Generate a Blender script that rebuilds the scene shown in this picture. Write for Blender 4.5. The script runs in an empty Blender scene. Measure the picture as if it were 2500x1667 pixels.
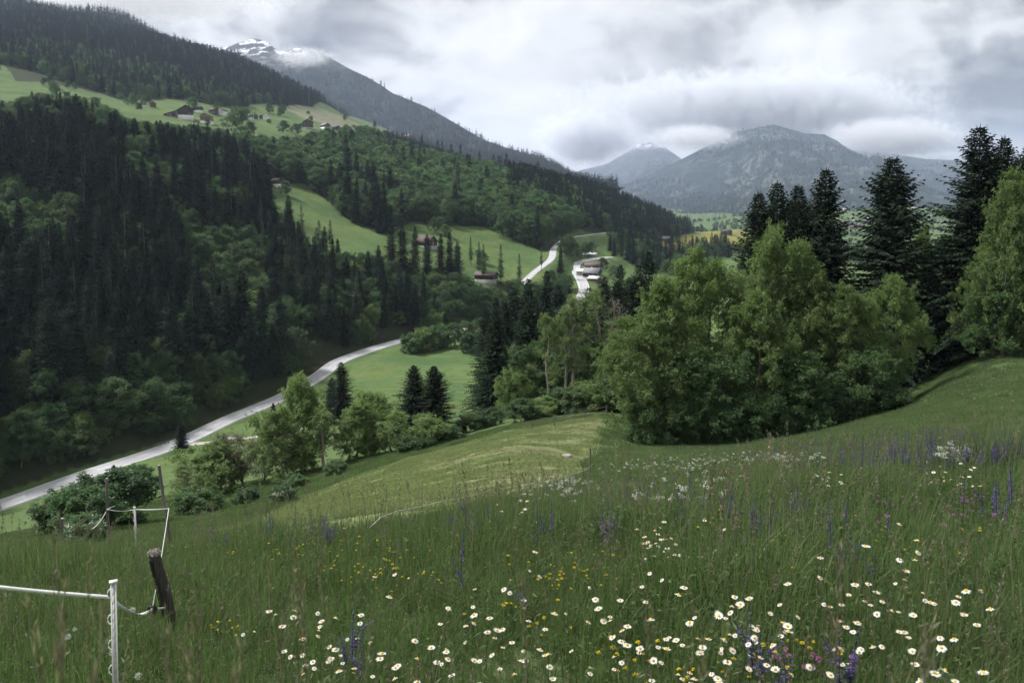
import bpy, math, random
import numpy as np
from math import radians, sin, cos, pi
from mathutils import Vector, Matrix

# ------------------------------------------------------------------ camera, sky, sun, exposure
SC = bpy.context.scene
COL = SC.collection
LENS, PITCH, SHIFT = 28.0, radians(5.0), -0.0734
FPX = 2500 * LENS / 36.0
cam_d = bpy.data.cameras.new('camera'); cam = bpy.data.objects.new('camera', cam_d); COL.objects.link(cam)
cam_d.lens = LENS; cam_d.sensor_width = 36; cam_d.shift_y = SHIFT
cam.location = (0, 0, 0); cam.rotation_euler = (pi/2 - PITCH, 0, 0)
cam_d.clip_start = 0.05; cam_d.clip_end = 60000
cam_d.dof.use_dof = True; cam_d.dof.focus_distance = 14.0; cam_d.dof.aperture_fstop = 5.0
SC.camera = cam
SUN_EL, SUN_AZ = radians(52), radians(-75)         # azimuth from +Y towards +X: the sun stands behind the clouds, high on the left
sd = bpy.data.lights.new('sun', 'SUN'); sun = bpy.data.objects.new('sun', sd); COL.objects.link(sun)
sd.energy = 1.5; sd.angle = radians(14); sd.color = (1.0, 0.985, 0.97)
sdir = Vector((sin(SUN_AZ)*cos(SUN_EL), cos(SUN_AZ)*cos(SUN_EL), sin(SUN_EL)))
sun.rotation_euler = (-sdir).to_track_quat('-Z', 'Y').to_euler()
SC.view_settings.view_transform = 'Standard'; SC.view_settings.look = 'None'
SC.view_settings.gamma = 1.0; SC.view_settings.exposure = 2.15
SC.render.engine = 'CYCLES'
SC.cycles.max_bounces = 5; SC.cycles.diffuse_bounces = 2; SC.cycles.glossy_bounces = 1
SC.cycles.transmission_bounces = 3; SC.cycles.volume_bounces = 2; SC.cycles.transparent_max_bounces = 8
SC.cycles.use_denoising = True; SC.cycles.use_adaptive_sampling = True; SC.cycles.adaptive_threshold = .02; SC.cycles.use_light_tree = False
SC.cycles.volume_step_rate = 1.0; SC.cycles.volume_max_steps = 96

class NT:
    """small node-tree helper"""
    def __init__(s, tree): s.t = tree; s.n = tree.nodes; s.l = tree.links
    def new(s, kind, **kw):
        nd = s.n.new(kind)
        for k, v in kw.items():
            if k[:2] == 'i_':
                key = k[2:]; key = int(key) if key.isdigit() else key.replace('_', ' ')
                if isinstance(v, bpy.types.NodeSocket): s.l.new(v, nd.inputs[key])
                else: nd.inputs[key].default_value = v
            else: setattr(nd, k, v)
        return nd
    def link(s, a, b): s.l.new(a, b)
    def math(s, op, a, b=0.0, c=None, clamp=False):
        nd = s.n.new('ShaderNodeMath'); nd.operation = op; nd.use_clamp = clamp
        for i, v in enumerate((a, b, c)):
            if v is None: continue
            if isinstance(v, bpy.types.NodeSocket): s.l.new(v, nd.inputs[i])
            else: nd.inputs[i].default_value = v
        return nd.outputs[0]
    def vmath(s, op, a, b=(0, 0, 0)):
        nd = s.n.new('ShaderNodeVectorMath'); nd.operation = op
        for i, v in enumerate((a, b)):
            if isinstance(v, bpy.types.NodeSocket): s.l.new(v, nd.inputs[i])
            else: nd.inputs[i].default_value = v
        return nd.outputs['Value'] if op in ('DOT_PRODUCT', 'LENGTH', 'DISTANCE') else nd.outputs[0]
    def ramp(s, fac, lo, hi, smooth=True):
        nd = s.n.new('ShaderNodeMapRange'); nd.interpolation_type = 'SMOOTHSTEP' if smooth else 'LINEAR'
        s.l.new(fac, nd.inputs[0]); nd.inputs[1].default_value = lo; nd.inputs[2].default_value = hi
        nd.inputs[3].default_value = 0; nd.inputs[4].default_value = 1
        return nd.outputs[0]
    def mix(s, fac, a, b):
        nd = s.n.new('ShaderNodeMix'); nd.data_type = 'RGBA'
        for i, v in ((0, fac), (6, a), (7, b)):
            if isinstance(v, bpy.types.NodeSocket): s.l.new(v, nd.inputs[i])
            else: nd.inputs[i].default_value = v if i == 0 else (*v, 1)
        return nd.outputs[2]
    def noise(s, vec, scale, detail=4, rough=.55, dist=0.0):
        nd = s.n.new('ShaderNodeTexNoise')
        if vec is not None: s.l.new(vec, nd.inputs['Vector'])
        nd.inputs['Scale'].default_value = scale; nd.inputs['Detail'].default_value = detail
        nd.inputs['Roughness'].default_value = rough; nd.inputs['Distortion'].default_value = dist
        return nd.outputs['Fac']

# ------------------------------------------------------------------ picture <-> world
def ray(px, py):
    cx = (np.asarray(px, float)-1250)/FPX; cy = (833.5-np.asarray(py, float))/FPX + SHIFT*2500/FPX
    yy = cy*sin(PITCH)+cos(PITCH)
    return cx/yy, (cy*cos(PITCH)-sin(PITCH))/yy           # X/Y and Z/Y
def at(px, py, D):
    a, b = ray(px, py); return np.array([a*D, D, b*D])
def proj(P):
    P = np.asarray(P, float); X, Y, Z = P[..., 0], P[..., 1], P[..., 2]
    zc = Y*cos(PITCH)-Z*sin(PITCH); yc = Y*sin(PITCH)+Z*cos(PITCH)
    return X/zc*FPX+1250, 833.5-(yc/zc*FPX-SHIFT*2500)
def u_of(px, py=600): return float(ray(px, py)[0])

# ------------------------------------------------------------------ world: overcast sky
W = bpy.data.worlds.new('World'); SC.world = W; W.use_nodes = True
wt = NT(W.node_tree); wt.n.clear()
sky = wt.new('ShaderNodeTexSky', sky_type='NISHITA', sun_disc=False, sun_elevation=SUN_EL, sun_rotation=SUN_AZ)
tc = wt.new('ShaderNodeTexCoord').outputs['Generated']
sep = wt.new('ShaderNodeSeparateXYZ', i_0=tc)
zz = wt.math('MAXIMUM', sep.outputs[2], 0.0); den = wt.math('ADD', zz, 0.16)
flat = wt.new('ShaderNodeCombineXYZ', i_0=wt.math('DIVIDE', sep.outputs[0], den), i_1=wt.math('DIVIDE', sep.outputs[1], den), i_2=wt.math('MULTIPLY', zz, 1.5)).outputs[0]
n1 = wt.noise(flat, 1.15, 7, .52, .25)
n2 = wt.noise(wt.vmath('ADD', flat, (7.3, 2.1, 0.4)), .55, 3, .5, .2)
n3 = wt.noise(tc, 9.0, 6, .55, .3)
n4 = wt.noise(wt.vmath('ADD', wt.vmath('MULTIPLY', tc, (1, 1, 1.5)), (3.7, 1.2, 5.5)), 5.5, 9, .56, .5)
bil_ = wt.math('MULTIPLY', wt.math('ABSOLUTE', wt.math('SUBTRACT', n4, .5)), 2.0)          # rounded, billowing edges
cl = wt.math('ADD', wt.math('MULTIPLY', n1, .50), wt.math('ADD', wt.math('MULTIPLY', n2, .36), wt.math('ADD', wt.math('MULTIPLY', n3, .32), wt.math('MULTIPLY', wt.math('SUBTRACT', .14, bil_), .50))))
def skyblob(px, py, r0, r1):
    d = Vector((float(ray(px, py)[0]), 1, float(ray(px, py)[1]))).normalized()
    dd = wt.vmath('DISTANCE', wt.vmath('ADD', tc, wt.vmath('SCALE', tc, (0, 0, 0))) if 0 else tc, tuple(d))
    wob = wt.math('ADD', dd, wt.math('MULTIPLY', wt.math('SUBTRACT', n3, .5), .16))
    wob = wt.math('ADD', wob, wt.math('MULTIPLY', wt.math('SUBTRACT', n1, .5), .22))
    return wt.math('SUBTRACT', 1.0, wt.ramp(wob, r0, r1))
for (px, py, r0, r1, amt) in ((2520, 190, .02, .17, -.27), (2330, 40, .02, .20, -.05), (800, 40, .02, .22, -.14), (1180, 130, .02, .22, .10),
                              (1330, 320, .0, .12, .08), (2430, 310, .0, .09, .10), (1420, 40, .02, .2, .05), (1900, 240, .05, .2, .02), (1650, 130, .03, .16, -.03)):
    cl = wt.math('ADD', cl, wt.math('MULTIPLY', skyblob(px, py, r0, r1), amt))
cr = wt.new('ShaderNodeValToRGB', i_0=cl)
els = cr.color_ramp.elements
els[0].position = .36; els[0].color = (.13, .135, .145, 1)
els[1].position = .76; els[1].color = (.68, .68, .685, 1)
e = els.new(.49); e.color = (.32, .325, .333, 1)
e = els.new(.60); e.color = (.54, .543, .547, 1)
hsky = wt.mix(1.0, (0, 0, 0), sky.outputs[0])
cloudcol = wt.mix(.975, wt.new('ShaderNodeVectorMath', operation='SCALE', i_0=hsky, i_Scale=.08).outputs[0], cr.outputs[0])
bg = wt.new('ShaderNodeBackground', i_Color=cloudcol, i_Strength=0.37)
wt.link(bg.outputs[0], wt.new('ShaderNodeOutputWorld').inputs[0])

# ------------------------------------------------------------------ helpers
rng = np.random.default_rng(7); random.seed(7)
def link(o, parent=None):
    COL.objects.link(o)
    if parent is not None: o.parent = parent
    return o
def make_mesh(name, V, faces, mats=(), mi=None, smooth=False):
    """V (n,3); faces: list of (m,k) index arrays (k may differ)"""
    V = np.asarray(V, np.float32).reshape(-1, 3)
    if isinstance(faces, np.ndarray): faces = [faces]
    faces = [np.asarray(f, np.int32) for f in faces if len(f)]
    me = bpy.data.meshes.new(name)
    nl = sum(f.size for f in faces); nf = sum(len(f) for f in faces)
    me.vertices.add(len(V)); me.vertices.foreach_set('co', V.ravel())
    me.loops.add(nl); me.polygons.add(nf)
    me.loops.foreach_set('vertex_index', np.concatenate([f.ravel() for f in faces]))
    tot = np.concatenate([np.full(len(f), f.shape[1], np.int32) for f in faces])
    st = np.concatenate([[0], np.cumsum(tot)[:-1]]).astype(np.int32)
    me.polygons.foreach_set('loop_start', st)
    try: me.polygons.foreach_set('loop_total', tot)
    except Exception: pass
    for m in mats: me.materials.append(m)
    if mi is not None: me.polygons.foreach_set('material_index', np.asarray(mi, np.int32))
    if smooth: me.polygons.foreach_set('use_smooth', np.ones(nf, bool))
    me.update(calc_edges=True)
    return me
class MB:
    """collects verts and faces of one mesh"""
    def __init__(s): s.V = []; s.F = {}; s.n = 0
    def add(s, V, F):
        V = np.asarray(V, float).reshape(-1, 3); F = np.asarray(F, int)
        s.V.append(V); s.F.setdefault(F.shape[1], []).append(F + s.n); s.n += len(V)
    def box(s, c, size, rot=None):
        x, y, z = [v/2 for v in size]
        V = np.array([[-x,-y,-z],[x,-y,-z],[x,y,-z],[-x,y,-z],[-x,-y,z],[x,-y,z],[x,y,z],[-x,y,z]])
        if rot is not None: V = V @ np.array(rot).T
        s.add(V + np.asarray(c), [[0,3,2,1],[4,5,6,7],[0,1,5,4],[1,2,6,5],[2,3,7,6],[3,0,4,7]])
    def tube(s, P, R, k=6, cap=True):
        P = np.asarray(P, float); R = np.broadcast_to(np.asarray(R, float), (len(P),))
        T = np.gradient(P, axis=0); T /= np.linalg.norm(T, axis=1, keepdims=True)+1e-9
        ref = np.array([0, 0, 1.]) if abs(T[0, 2]) < .9 else np.array([1., 0, 0])
        A = np.cross(T, ref); A /= np.linalg.norm(A, axis=1, keepdims=True)+1e-9; B = np.cross(T, A)
        a = np.arange(k)*2*pi/k
        V = P[:, None]+R[:, None, None]*(np.cos(a)[None, :, None]*A[:, None]+np.sin(a)[None, :, None]*B[:, None])
        n = len(P); i = np.arange(n-1)[:, None]*k; j = np.arange(k)[None]; j2 = (j+1) % k
        F = np.stack([i+j, i+j2, i+k+j2, i+k+j], -1).reshape(-1, 4)
        s.add(V.reshape(-1, 3), F)
        if cap and k > 2:
            s.add(V[-1], np.stack([np.zeros(k-2, int), np.arange(1, k-1), np.arange(2, k)], -1))
    def mesh(s, name, mat=None, smooth=False):
        if not s.V: return None
        return make_mesh(name, np.concatenate(s.V), [np.concatenate(f) for f in s.F.values()], [mat] if mat else [], smooth=smooth)
    def obj(s, name, mat, parent=None, smooth=False):
        return link(bpy.data.objects.new(name, s.mesh(name, mat, smooth)), parent)
def mobj(name, me, parent=None): return link(bpy.data.objects.new(name, me), parent)
def tag(o, label, cat, group=None):
    o['label'] = label; o['category'] = cat
    if group: o['group'] = group
    return o
def kind(o, k, label=None, cat=None):
    o['kind'] = k
    if label: o['label'] = label
    if cat: o['category'] = cat
    return o
def empty(name, loc=(0, 0, 0), rz=0.0):
    o = bpy.data.objects.new(name, None); o.location = loc; o.rotation_euler = (0, 0, rz); o.empty_display_size = .2
    return link(o)
def vnoise(x, y, seed=0):
    """smooth value noise on arrays"""
    xi = np.floor(x).astype(np.int64); yi = np.floor(y).astype(np.int64); fx = x-xi; fy = y-yi
    fx = fx*fx*(3-2*fx); fy = fy*fy*(3-2*fy)
    def h(a, b):
        n = (a*374761393+b*668265263+seed*144269) & 0x7fffffff
        n = ((n ^ (n >> 13))*1274126177) & 0x7fffffff
        return ((n ^ (n >> 16)) & 0xffff)/65535.0
    return (h(xi, yi)*(1-fx)+h(xi+1, yi)*fx)*(1-fy)+(h(xi, yi+1)*(1-fx)+h(xi+1, yi+1)*fx)*fy
def fbm(x, y, oct=4, seed=0):
    a, s, t = 1.0, 0.0, 0.0
    for k in range(oct):
        s = s+a*vnoise(x*2**k+k*17.3, y*2**k-k*9.1, seed+k); t += a; a *= .5
    return s/t*2-1

# ------------------------------------------------------------------ terrain: one height field over (u = X/Y, ln Y)
def plane(X, Y): return -1.65-.25*Y+.10*X
CP = []                                             # control points (px, D, z)
def c(px, py, D): CP.append((px, D, float(at(px, py, D)[2])))
def cz(px, *dz):
    for D, z in dz: CP.append((px, D, z))
for px in (-150, 250, 700, 1250, 1800, 2650):
    for D in (1.5, 3, 5.5, 8):
        a = u_of(px, 1400); CP.append((px, D, plane(a*D, D)))
for q in ((2000,1130,22),(2400,1090,18),(1500,1110,50),(2000,1075,45),(2500,1013,38),(1560,1090,80),(1800,1082,80),(2000,1054,80),(2240,1002,80),(2650,1000,40),(2650,900,75),
          (2450,930,70),(2300,960,72),(1250,1305,11),(1250,1215,20),(1250,1150,38),(1250,1100,55),(1230,1050,85),(1480,1012,92),(1440,1142,58),(1470,1060,74),(1600,1230,18),(1600,1140,36),
          (900,1275,14),(900,1235,25),(900,1180,48),(700,1310,11.5),(700,1268,40),(800,1222,52),(500,1372,11),(520,1292,50),(640,1250,60),(730,1212,68),(1000,1112,80),(1000,1150,62),(1000,1205,36),(1100,1152,50),
          (400,1372,15),(300,1360,18),(100,1352,20),(-100,1400,15),(250,1345,35),(200,1275,72),(0,1300,85),(450,1250,75),(-150,1320,85),
          (450,1150,120),(250,1180,130),(700,1130,110),(900,1060,125),(560,1060,190),(700,1000,215),(900,1000,190),(900,950,225),(1000,900,255),(1150,880,262),(1180,950,215),(1180,1010,180),(1000,1085,120),
          (1300,1000,130),(1450,960,150),(1450,850,220),(1500,780,300),(1700,830,180),(2000,790,180),(2300,820,140),(2450,848,95),(2650,830,110),(2450,720,300),(1700,700,500),(2000,655,700),(2400,630,800),
          (1700,600,900),(1770,572,1100),(1600,640,750),(1650,592,950),(1800,562,1400),(2050,600,1700),(2070,572,2200),(2050,512,2600),(2200,500,2700),(2250,560,2200),(1900,565,2000),(2500,540,2400),(2500,480,2800),(1900,530,3000),
          (640,450,480),(650,475,465),(700,600,375),(780,560,420),(2050,520,3400),(2300,512,3400),(2100,530,5000),(2500,520,4000)): c(*q)
ROAD_PX = [(-160,1275,140),(0,1231,155),(200,1160,170),(400,1094,186),(560,1022,212),(700,963,236),(780,915,258),(830,880,276),(880,861,288),(1000,826,315),(1140,800,340),(1260,778,368),(1350,762,388),(1405,742,402),(1425,712,420),(1418,680,448),(1404,655,478),(1410,642,500),(1450,632,530),(1490,627,570)]
for q in ROAD_PX: c(*q)
UP_PX = [(1268,700,415),(1300,668,436),(1345,632,468),(1352,608,498),(1362,596,520),(1388,582,560),(1430,574,620),(1500,566,720)]
for q in UP_PX: c(*q)
cz(0, (180,-53),(220,-38),(270,-20),(330,3),(420,33),(520,60),(620,82),(800,134),(1000,184),(1500,345),(2300,585),(3200,420))
cz(-200, (160,-55),(200,-35),(270,-10),(420,45),(620,100),(800,150),(1000,200),(1500,380),(2300,650),(3200,450))
cz(300, (200,-55),(250,-38),(300,-18),(360,4),(430,28),(520,52),(640,70),(760,88),(900,122),(1500,300),(2300,508),(3200,330))
cz(600, (250,-50),(300,-38),(360,-20),(420,-2),(470,10),(520,23),(600,41),(680,55),(760,71),(850,84),(1000,113),(1500,222),(2300,410),(3200,250))
cz(900, (330,-44),(360,-35),(390,-28),(430,-23),(470,-16),(520,-6),(600,8),(700,26),(800,47),(860,64),(950,62),(1200,85),(1700,150),(2300,215),(3200,120))
cz(1100,(360,-50),(390,-43),(420,-37),(470,-26),(520,-16),(600,-4),(700,8),(850,30),(1000,38),(1500,52),(2300,125),(3200,60))
cz(1300,(350,-55),(440,-41),(520,-26),(560,-18),(650,-8),(800,8),(1000,20),(1400,-5),(2300,40),(3200,0))
cz(1450,(600,-38),(700,-28),(850,-10),(1050,5),(1300,-35),(1800,-60),(3000,-60))
cz(1600,(850,-45),(950,-27),(1050,-26),(1250,-62),(2000,-85))
cz(1740,(1050,-54))
CP = np.array(CP)
KU = 4.0
cu = np.array([u_of(p) for p in CP[:, 0]]); cl_ = np.log(CP[:, 1])
cr_ = (CP[:, 2]-plane(cu*CP[:, 1], CP[:, 1]))/CP[:, 1]
def phi(d): return d**1.0
A_ = np.stack([cu*KU, cl_], 1)
M_ = phi(np.linalg.norm(A_[:, None]-A_[None], axis=2)); n_ = len(A_)
Pm = np.concatenate([np.ones((n_, 1)), A_], 1)
sol = np.linalg.solve(np.block([[M_-np.eye(n_)*.015, Pm], [Pm.T, np.zeros((3, 3))]]), np.concatenate([cr_, np.zeros(3)]))
NU, NL = 420, 560
UU = np.concatenate([np.linspace(-2.6, -.80, 14)[:-1], np.linspace(-.80, .80, NU), np.linspace(.80, 2.6, 14)[1:]])
L0, L1 = math.log(1.6), math.log(5200.)
LL = np.linspace(L0, L1, NL)
gu, gl = np.meshgrid(UU, LL, indexing='ij')
guc = np.clip(gu, -.78, .78)
R_ = np.zeros_like(gu)
for k in range(n_): R_ += sol[k]*phi(np.sqrt((guc*KU-A_[k, 0])**2+(gl-A_[k, 1])**2))
R_ += sol[n_]+sol[n_+1]*guc*KU+sol[n_+2]*gl
def blur(a, it):
    for _ in range(it):
        b = np.pad(a, 1, mode='edge'); a = (b[:-2, 1:-1]+b[2:, 1:-1]+b[1:-1, :-2]+b[1:-1, 2:]+2*a)/6
    return a
R_ = blur(R_, 26)
GD = np.exp(gl); GX = gu*GD; GY = GD
GZ = plane(np.clip(gu, -.9, .9)*GD, GD)+GD*R_
amp = np.clip((GD-5)/60, 0, 1)
GZ += amp*(fbm(GX/9, GY/9, 4, 3)*.10*np.clip(GD/60, .4, 3)+fbm(GX/60, GY/60, 4, 5)*np.clip((GD-120)/250, 0, 1)*3.0+fbm(GX/260, GY/260, 3, 8)*np.clip((GD-700)/900, 0, 1)*26*np.clip(GD/2300, 0, 1))
GZ += np.clip(1-GD/60, 0, 1)*fbm(GX/1.6, GY/1.6, 3, 11)*.045

def bil(G, X, Y):
    X = np.asarray(X, float); Y = np.maximum(np.asarray(Y, float), math.exp(L0))
    u = np.clip(X/Y, UU[0], UU[-1]-1e-6); l = np.clip((np.log(Y)-L0)/(L1-L0)*(NL-1), 0, NL-1.001)
    i = np.clip(np.searchsorted(UU, u, side='right')-1, 0, len(UU)-2); fu = (u-UU[i])/(UU[i+1]-UU[i])
    j = l.astype(int); fl = l-j
    return (G[i, j]*(1-fu)+G[i+1, j]*fu)*(1-fl)+(G[i, j+1]*(1-fu)+G[i+1, j+1]*fu)*fl
def H(X, Y): return bil(GZ, X, Y)
def hit(px, py, D0=1.7, D1=5000.):
    """where the line of sight through a picture point first meets the ground"""
    a, b = ray(px, py); Ds = np.exp(np.linspace(math.log(D0), math.log(D1), 1500))
    dz = b*Ds-H(a*Ds, Ds); k = np.where(dz < 0)[0]
    k = k[0] if len(k) else len(Ds)-1
    D = Ds[k]
    if k > 0:
        f = dz[k-1]/(dz[k-1]-dz[k]+1e-9); D = Ds[k-1]+(Ds[k]-Ds[k-1])*np.clip(f, 0, 1)
    return np.array([a*D, D, float(H(a*D, D))])
def gpos(px, D, py=700):
    a = u_of(px, py); return np.array([a*D, D, float(H(a*D, D))])

# ---- roads: flatten the terrain under them
def spline(P, n):
    P = np.asarray(P, float); t = np.concatenate([[0], np.cumsum(np.linalg.norm(np.diff(P[:, :2], axis=0), axis=1))])
    tt = np.linspace(0, t[-1], n); out = []
    m = np.gradient(P, t, axis=0)
    k = np.clip(np.searchsorted(t, tt, side='right')-1, 0, len(t)-2)
    h = (t[k+1]-t[k])[:, None]; s = ((tt-t[k])/h[:, 0])[:, None]
    return (2*s**3-3*s**2+1)*P[k]+(s**3-2*s**2+s)*h*m[k]+(-2*s**3+3*s**2)*P[k+1]+(s**3-s**2)*h*m[k+1]
road_c = spline([at(*q) for q in ROAD_PX], 420); up_c = spline([at(*q) for q in UP_PX], 160)
TR_PX = [(436, 1085), (520, 1078), (600, 1070), (680, 1058), (740, 1046)]
def flatten(path, w, fall):
    global GZ
    m = (GD > path[:, 1].min()-30) & (GD < path[:, 1].max()+30) & (np.abs(gu) < 1.1)
    idx = np.argwhere(m); X = GX[m]; Y = GY[m]; best = np.full(len(X), 1e9); bz = np.zeros(len(X))
    for p in path:
        d = (X-p[0])**2+(Y-p[1])**2; k = d < best; best[k] = d[k]; bz[k] = p[2]
    d = np.sqrt(best); s = np.clip((d-w)/fall, 0, 1); s = s*s*(3-2*s)
    z = GZ[m]; GZ[m] = (bz-.25)*(1-s)+z*s
for path, w in ((road_c, 5.5), (up_c, 4.2)): flatten(path, w, 9.0)
def road_dist(X, Y, path=None):
    X = np.asarray(X, float); Y = np.asarray(Y, float); best = np.full(X.shape, 1e9)
    for p in (np.concatenate([road_c[::3], up_c[::3]]) if path is None else path): best = np.minimum(best, (X-p[0])**2+(Y-p[1])**2)
    return np.sqrt(best)
def road_side_D(u):
    """Y of the valley road for a direction u (monotone part)"""
    uu = road_c[:, 0]/road_c[:, 1]; k = np.argsort(uu); return np.interp(u, uu[k], road_c[k, 1])

# ---- land cover: outlines read off the picture, carried to the ground
def ground_poly(pts): return np.array([[(h := hit(*p))[0]/h[1], math.log(h[1])] for p in pts])
def inside(poly, X, Y):
    u = np.asarray(X)/np.maximum(Y, 1e-6); l = np.log(np.maximum(Y, 1e-6)); r = np.zeros(u.shape, bool); j = len(poly)-1
    for i in range(len(poly)):
        xi, yi = poly[i]; xj, yj = poly[j]
        if yi != yj: r ^= ((yi > l) != (yj > l)) & (u < (xj-xi)*(l-yi)/(yj-yi)+xi)
        j = i
    return r
P_BARN = ground_poly([(628,448),(745,448),(800,492),(865,548),(940,578),(1005,538),(1040,548),(1110,552),(1180,552),(1260,592),(1340,616),(1400,602),(1445,640),(1425,690),(1330,725),(1270,712),(1140,690),(1014,684),(860,648),(760,630),(690,600),(655,520)])
P_HAM = ground_poly([(0,150),(40,200),(180,214),(330,245),(420,242),(520,258),(600,264),(690,262),(760,262),(850,285),(940,312),(1010,322),(1060,345),(985,350),(940,345),(880,352),(800,352),(760,358),(640,338),(560,330),(470,318),(350,304),(300,284),(130,255),(0,268)])
P_DRY = ground_poly([(690,255),(760,262),(860,296),(900,312),(840,318),(740,290)])
P_LIM = ground_poly([(905,362),(945,362),(1010,392),(960,396)])
P_MOWN = ground_poly([(470,1300),(700,1345),(868,1330),(968,1300),(1083,1270),(1197,1236),(1312,1206),(1389,1180),(1440,1155),(1456,1110),(1468,1070),(1480,1014),(1230,1055),(1000,1116),(730,1216),(560,1286)])
P_FIELD = ground_poly([(1540,606),(1620,582),(1700,566),(1790,560),(1900,560),(1900,604),(1700,624),(1600,618)])
P_CURVE = ground_poly([(850,880),(1000,836),(1120,840),(1230,870),(1230,1000),(1100,1020),(900,1010),(800,960)])
P_UPM = ground_poly([(1376,574),(1450,566),(1490,590),(1475,640),(1410,640),(1380,600)])
def is_meadow(X, Y):
    m = inside(P_BARN, X, Y) | inside(P_HAM, X, Y) | inside(P_LIM, X, Y) | inside(P_FIELD, X, Y) | inside(P_UPM, X, Y) | inside(P_CURVE, X, Y)
    return m
sm = lambda a: blur(a.astype(float), 2)
A_mown = sm(inside(P_MOWN, GX, GY))
far_side = (GD > road_side_D(gu)+6) & (gu < u_of(1400)) | (gu >= u_of(1400)) & (gu < u_of(1790)) & (GD > 640+900*np.maximum(0, gu-u_of(1400)))
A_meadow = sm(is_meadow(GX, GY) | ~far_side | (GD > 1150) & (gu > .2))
A_dry = sm(inside(P_DRY, GX, GY))
A_yel = sm(inside(P_FIELD, GX, GY))
A_near = np.clip(1-(GD-60)/120, 0, 1)

# ------------------------------------------------------------------ materials
def mat(name):
    m = bpy.data.materials.new(name); m.use_nodes = True; t = NT(m.node_tree); t.n.clear()
    return m, t, t.new('ShaderNodeOutputMaterial')
def attr(t, name): return t.new('ShaderNodeAttribute', attribute_name=name).outputs['Fac']
def simple(name, col, rough=.8, var=.25, scale=3.0, bump=0.0, col2=None, spec=.3, bscale=None, stretch=None):
    """a colour broken up by noise, optionally in grain direction"""
    m, t, out = mat(name)
    co = t.new('ShaderNodeTexCoord').outputs['Object']
    if stretch: co = t.vmath('MULTIPLY', co, stretch)
    n = t.noise(co, scale, 6, .6)
    a = tuple(max(0, v*(1-var)) for v in col); b = col2 or tuple(min(1, v*(1+var)) for v in col)
    cc = t.mix(t.ramp(n, .3, .7), a, b)
    p = t.new('ShaderNodeBsdfPrincipled', i_Base_Color=cc, i_Roughness=rough)
    p.inputs['Specular IOR Level'].default_value = spec
    if bump:
        bn = t.new('ShaderNodeBump', i_Strength=bump, i_Height=t.noise(co, bscale or scale*4, 5, .6)); t.link(bn.outputs[0], p.inputs['Normal'])
    t.link(p.outputs[0], out.inputs[0]); return m
def leafmat(name, c0, c1, trans=.35, objvar=.35, rough=.5, hue2=None, spec=.2):
    """leaf: each leaf island and each plant its own tone; light passes through it"""
    m, t, out = mat(name)
    isl = t.new('ShaderNodeNewGeometry').outputs['Random Per Island']; ob = t.new('ShaderNodeObjectInfo').outputs['Random']
    cc = t.mix(isl, c0, c1)
    if hue2: cc = t.mix(t.ramp(ob, .35, 1.0, False), cc, hue2)
    k = t.math('ADD', 1-objvar/2, t.math('MULTIPLY', t.math('FRACT', t.math('MULTIPLY', ob, 7.31)), objvar))
    cc = t.new('ShaderNodeVectorMath', operation='SCALE', i_0=cc, i_Scale=k).outputs[0]
    p = t.new('ShaderNodeBsdfPrincipled', i_Base_Color=cc, i_Roughness=rough); p.inputs['Specular IOR Level'].default_value = spec
    tr = t.new('ShaderNodeBsdfTranslucent', i_Color=t.new('ShaderNodeVectorMath', operation='MULTIPLY', i_0=cc, i_1=(.92, 1.12, .72)).outputs[0])
    mx = t.new('ShaderNodeMixShader', i_0=trans); t.link(p.outputs[0], mx.inputs[1]); t.link(tr.outputs[0], mx.inputs[2])
    t.link(mx.outputs[0], out.inputs[0]); return m

# ground: meadow / mown meadow / forest floor, told apart by land cover
G_MAT, t, out = mat('ground_cover')
pos = t.new('ShaderNodeNewGeometry').outputs['Position']
nA = t.noise(pos, .035, 6, .6); nB = t.noise(pos, .6, 5, .6); nC = t.noise(pos, 5.0, 4, .6)
streak = t.noise(t.vmath('MULTIPLY', pos, (.05, .30, .4)), 1.0, 5, .6, .6)
nD = t.noise(pos, .14, 6, .65, .4)
mead = t.mix(t.ramp(nA, .35, .65), (.056, .102, .036), (.092, .138, .044))
mead = t.mix(t.math('MULTIPLY', t.ramp(streak, .48, .66), .6), mead, (.128, .148, .056))
mead = t.mix(t.math('MULTIPLY', t.ramp(nD, .48, .66), .55), mead, (.046, .084, .024))
mead = t.mix(t.math('MULTIPLY', t.ramp(nB, .45, .75), .5), mead, (.046, .078, .024))
mead = t.mix(t.math('MULTIPLY', t.ramp(t.noise(t.vmath('MULTIPLY', pos, (.02, .09, .1)), 1.0, 5, .6, 1.2), .56, .70), .5), mead, (.165, .150, .042))
mead = t.mix(t.math('MULTIPLY', attr(t, 'yellow'), t.ramp(nA, .35, .6)), mead, (.20, .17, .035))
mead = t.mix(t.math('MULTIPLY', attr(t, 'dry'), t.ramp(streak, .3, .6)), mead, (.20, .185, .125))
mown = t.mix(t.ramp(nD, .3, .7), (.150, .178, .068), (.128, .156, .058))
mown = t.mix(t.math('MULTIPLY', t.ramp(nC, .45, .7), .4), mown, (.180, .190, .085))
mead = t.mix(attr(t, 'mown'), mead, mown)
soilm = t.math('MULTIPLY', attr(t, 'soil'), t.ramp(t.math('ADD', t.math('MULTIPLY', nB, .6), t.math('MULTIPLY', nC, .5)), .42, .62))
mead = t.mix(soilm, mead, t.mix(nC, (.085, .068, .048), (.165, .150, .092)))
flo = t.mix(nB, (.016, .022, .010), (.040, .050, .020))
near = t.mix(t.ramp(nC, .3, .7), (.056, .090, .032), (.088, .122, .046))
mead = t.mix(attr(t, 'near'), mead, near)
gc = t.mix(t.ramp(t.math('ADD', attr(t, 'meadow'), t.math('MULTIPLY', t.math('SUBTRACT', nB, .5), .5)), .35, .65), flo, mead)
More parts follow.
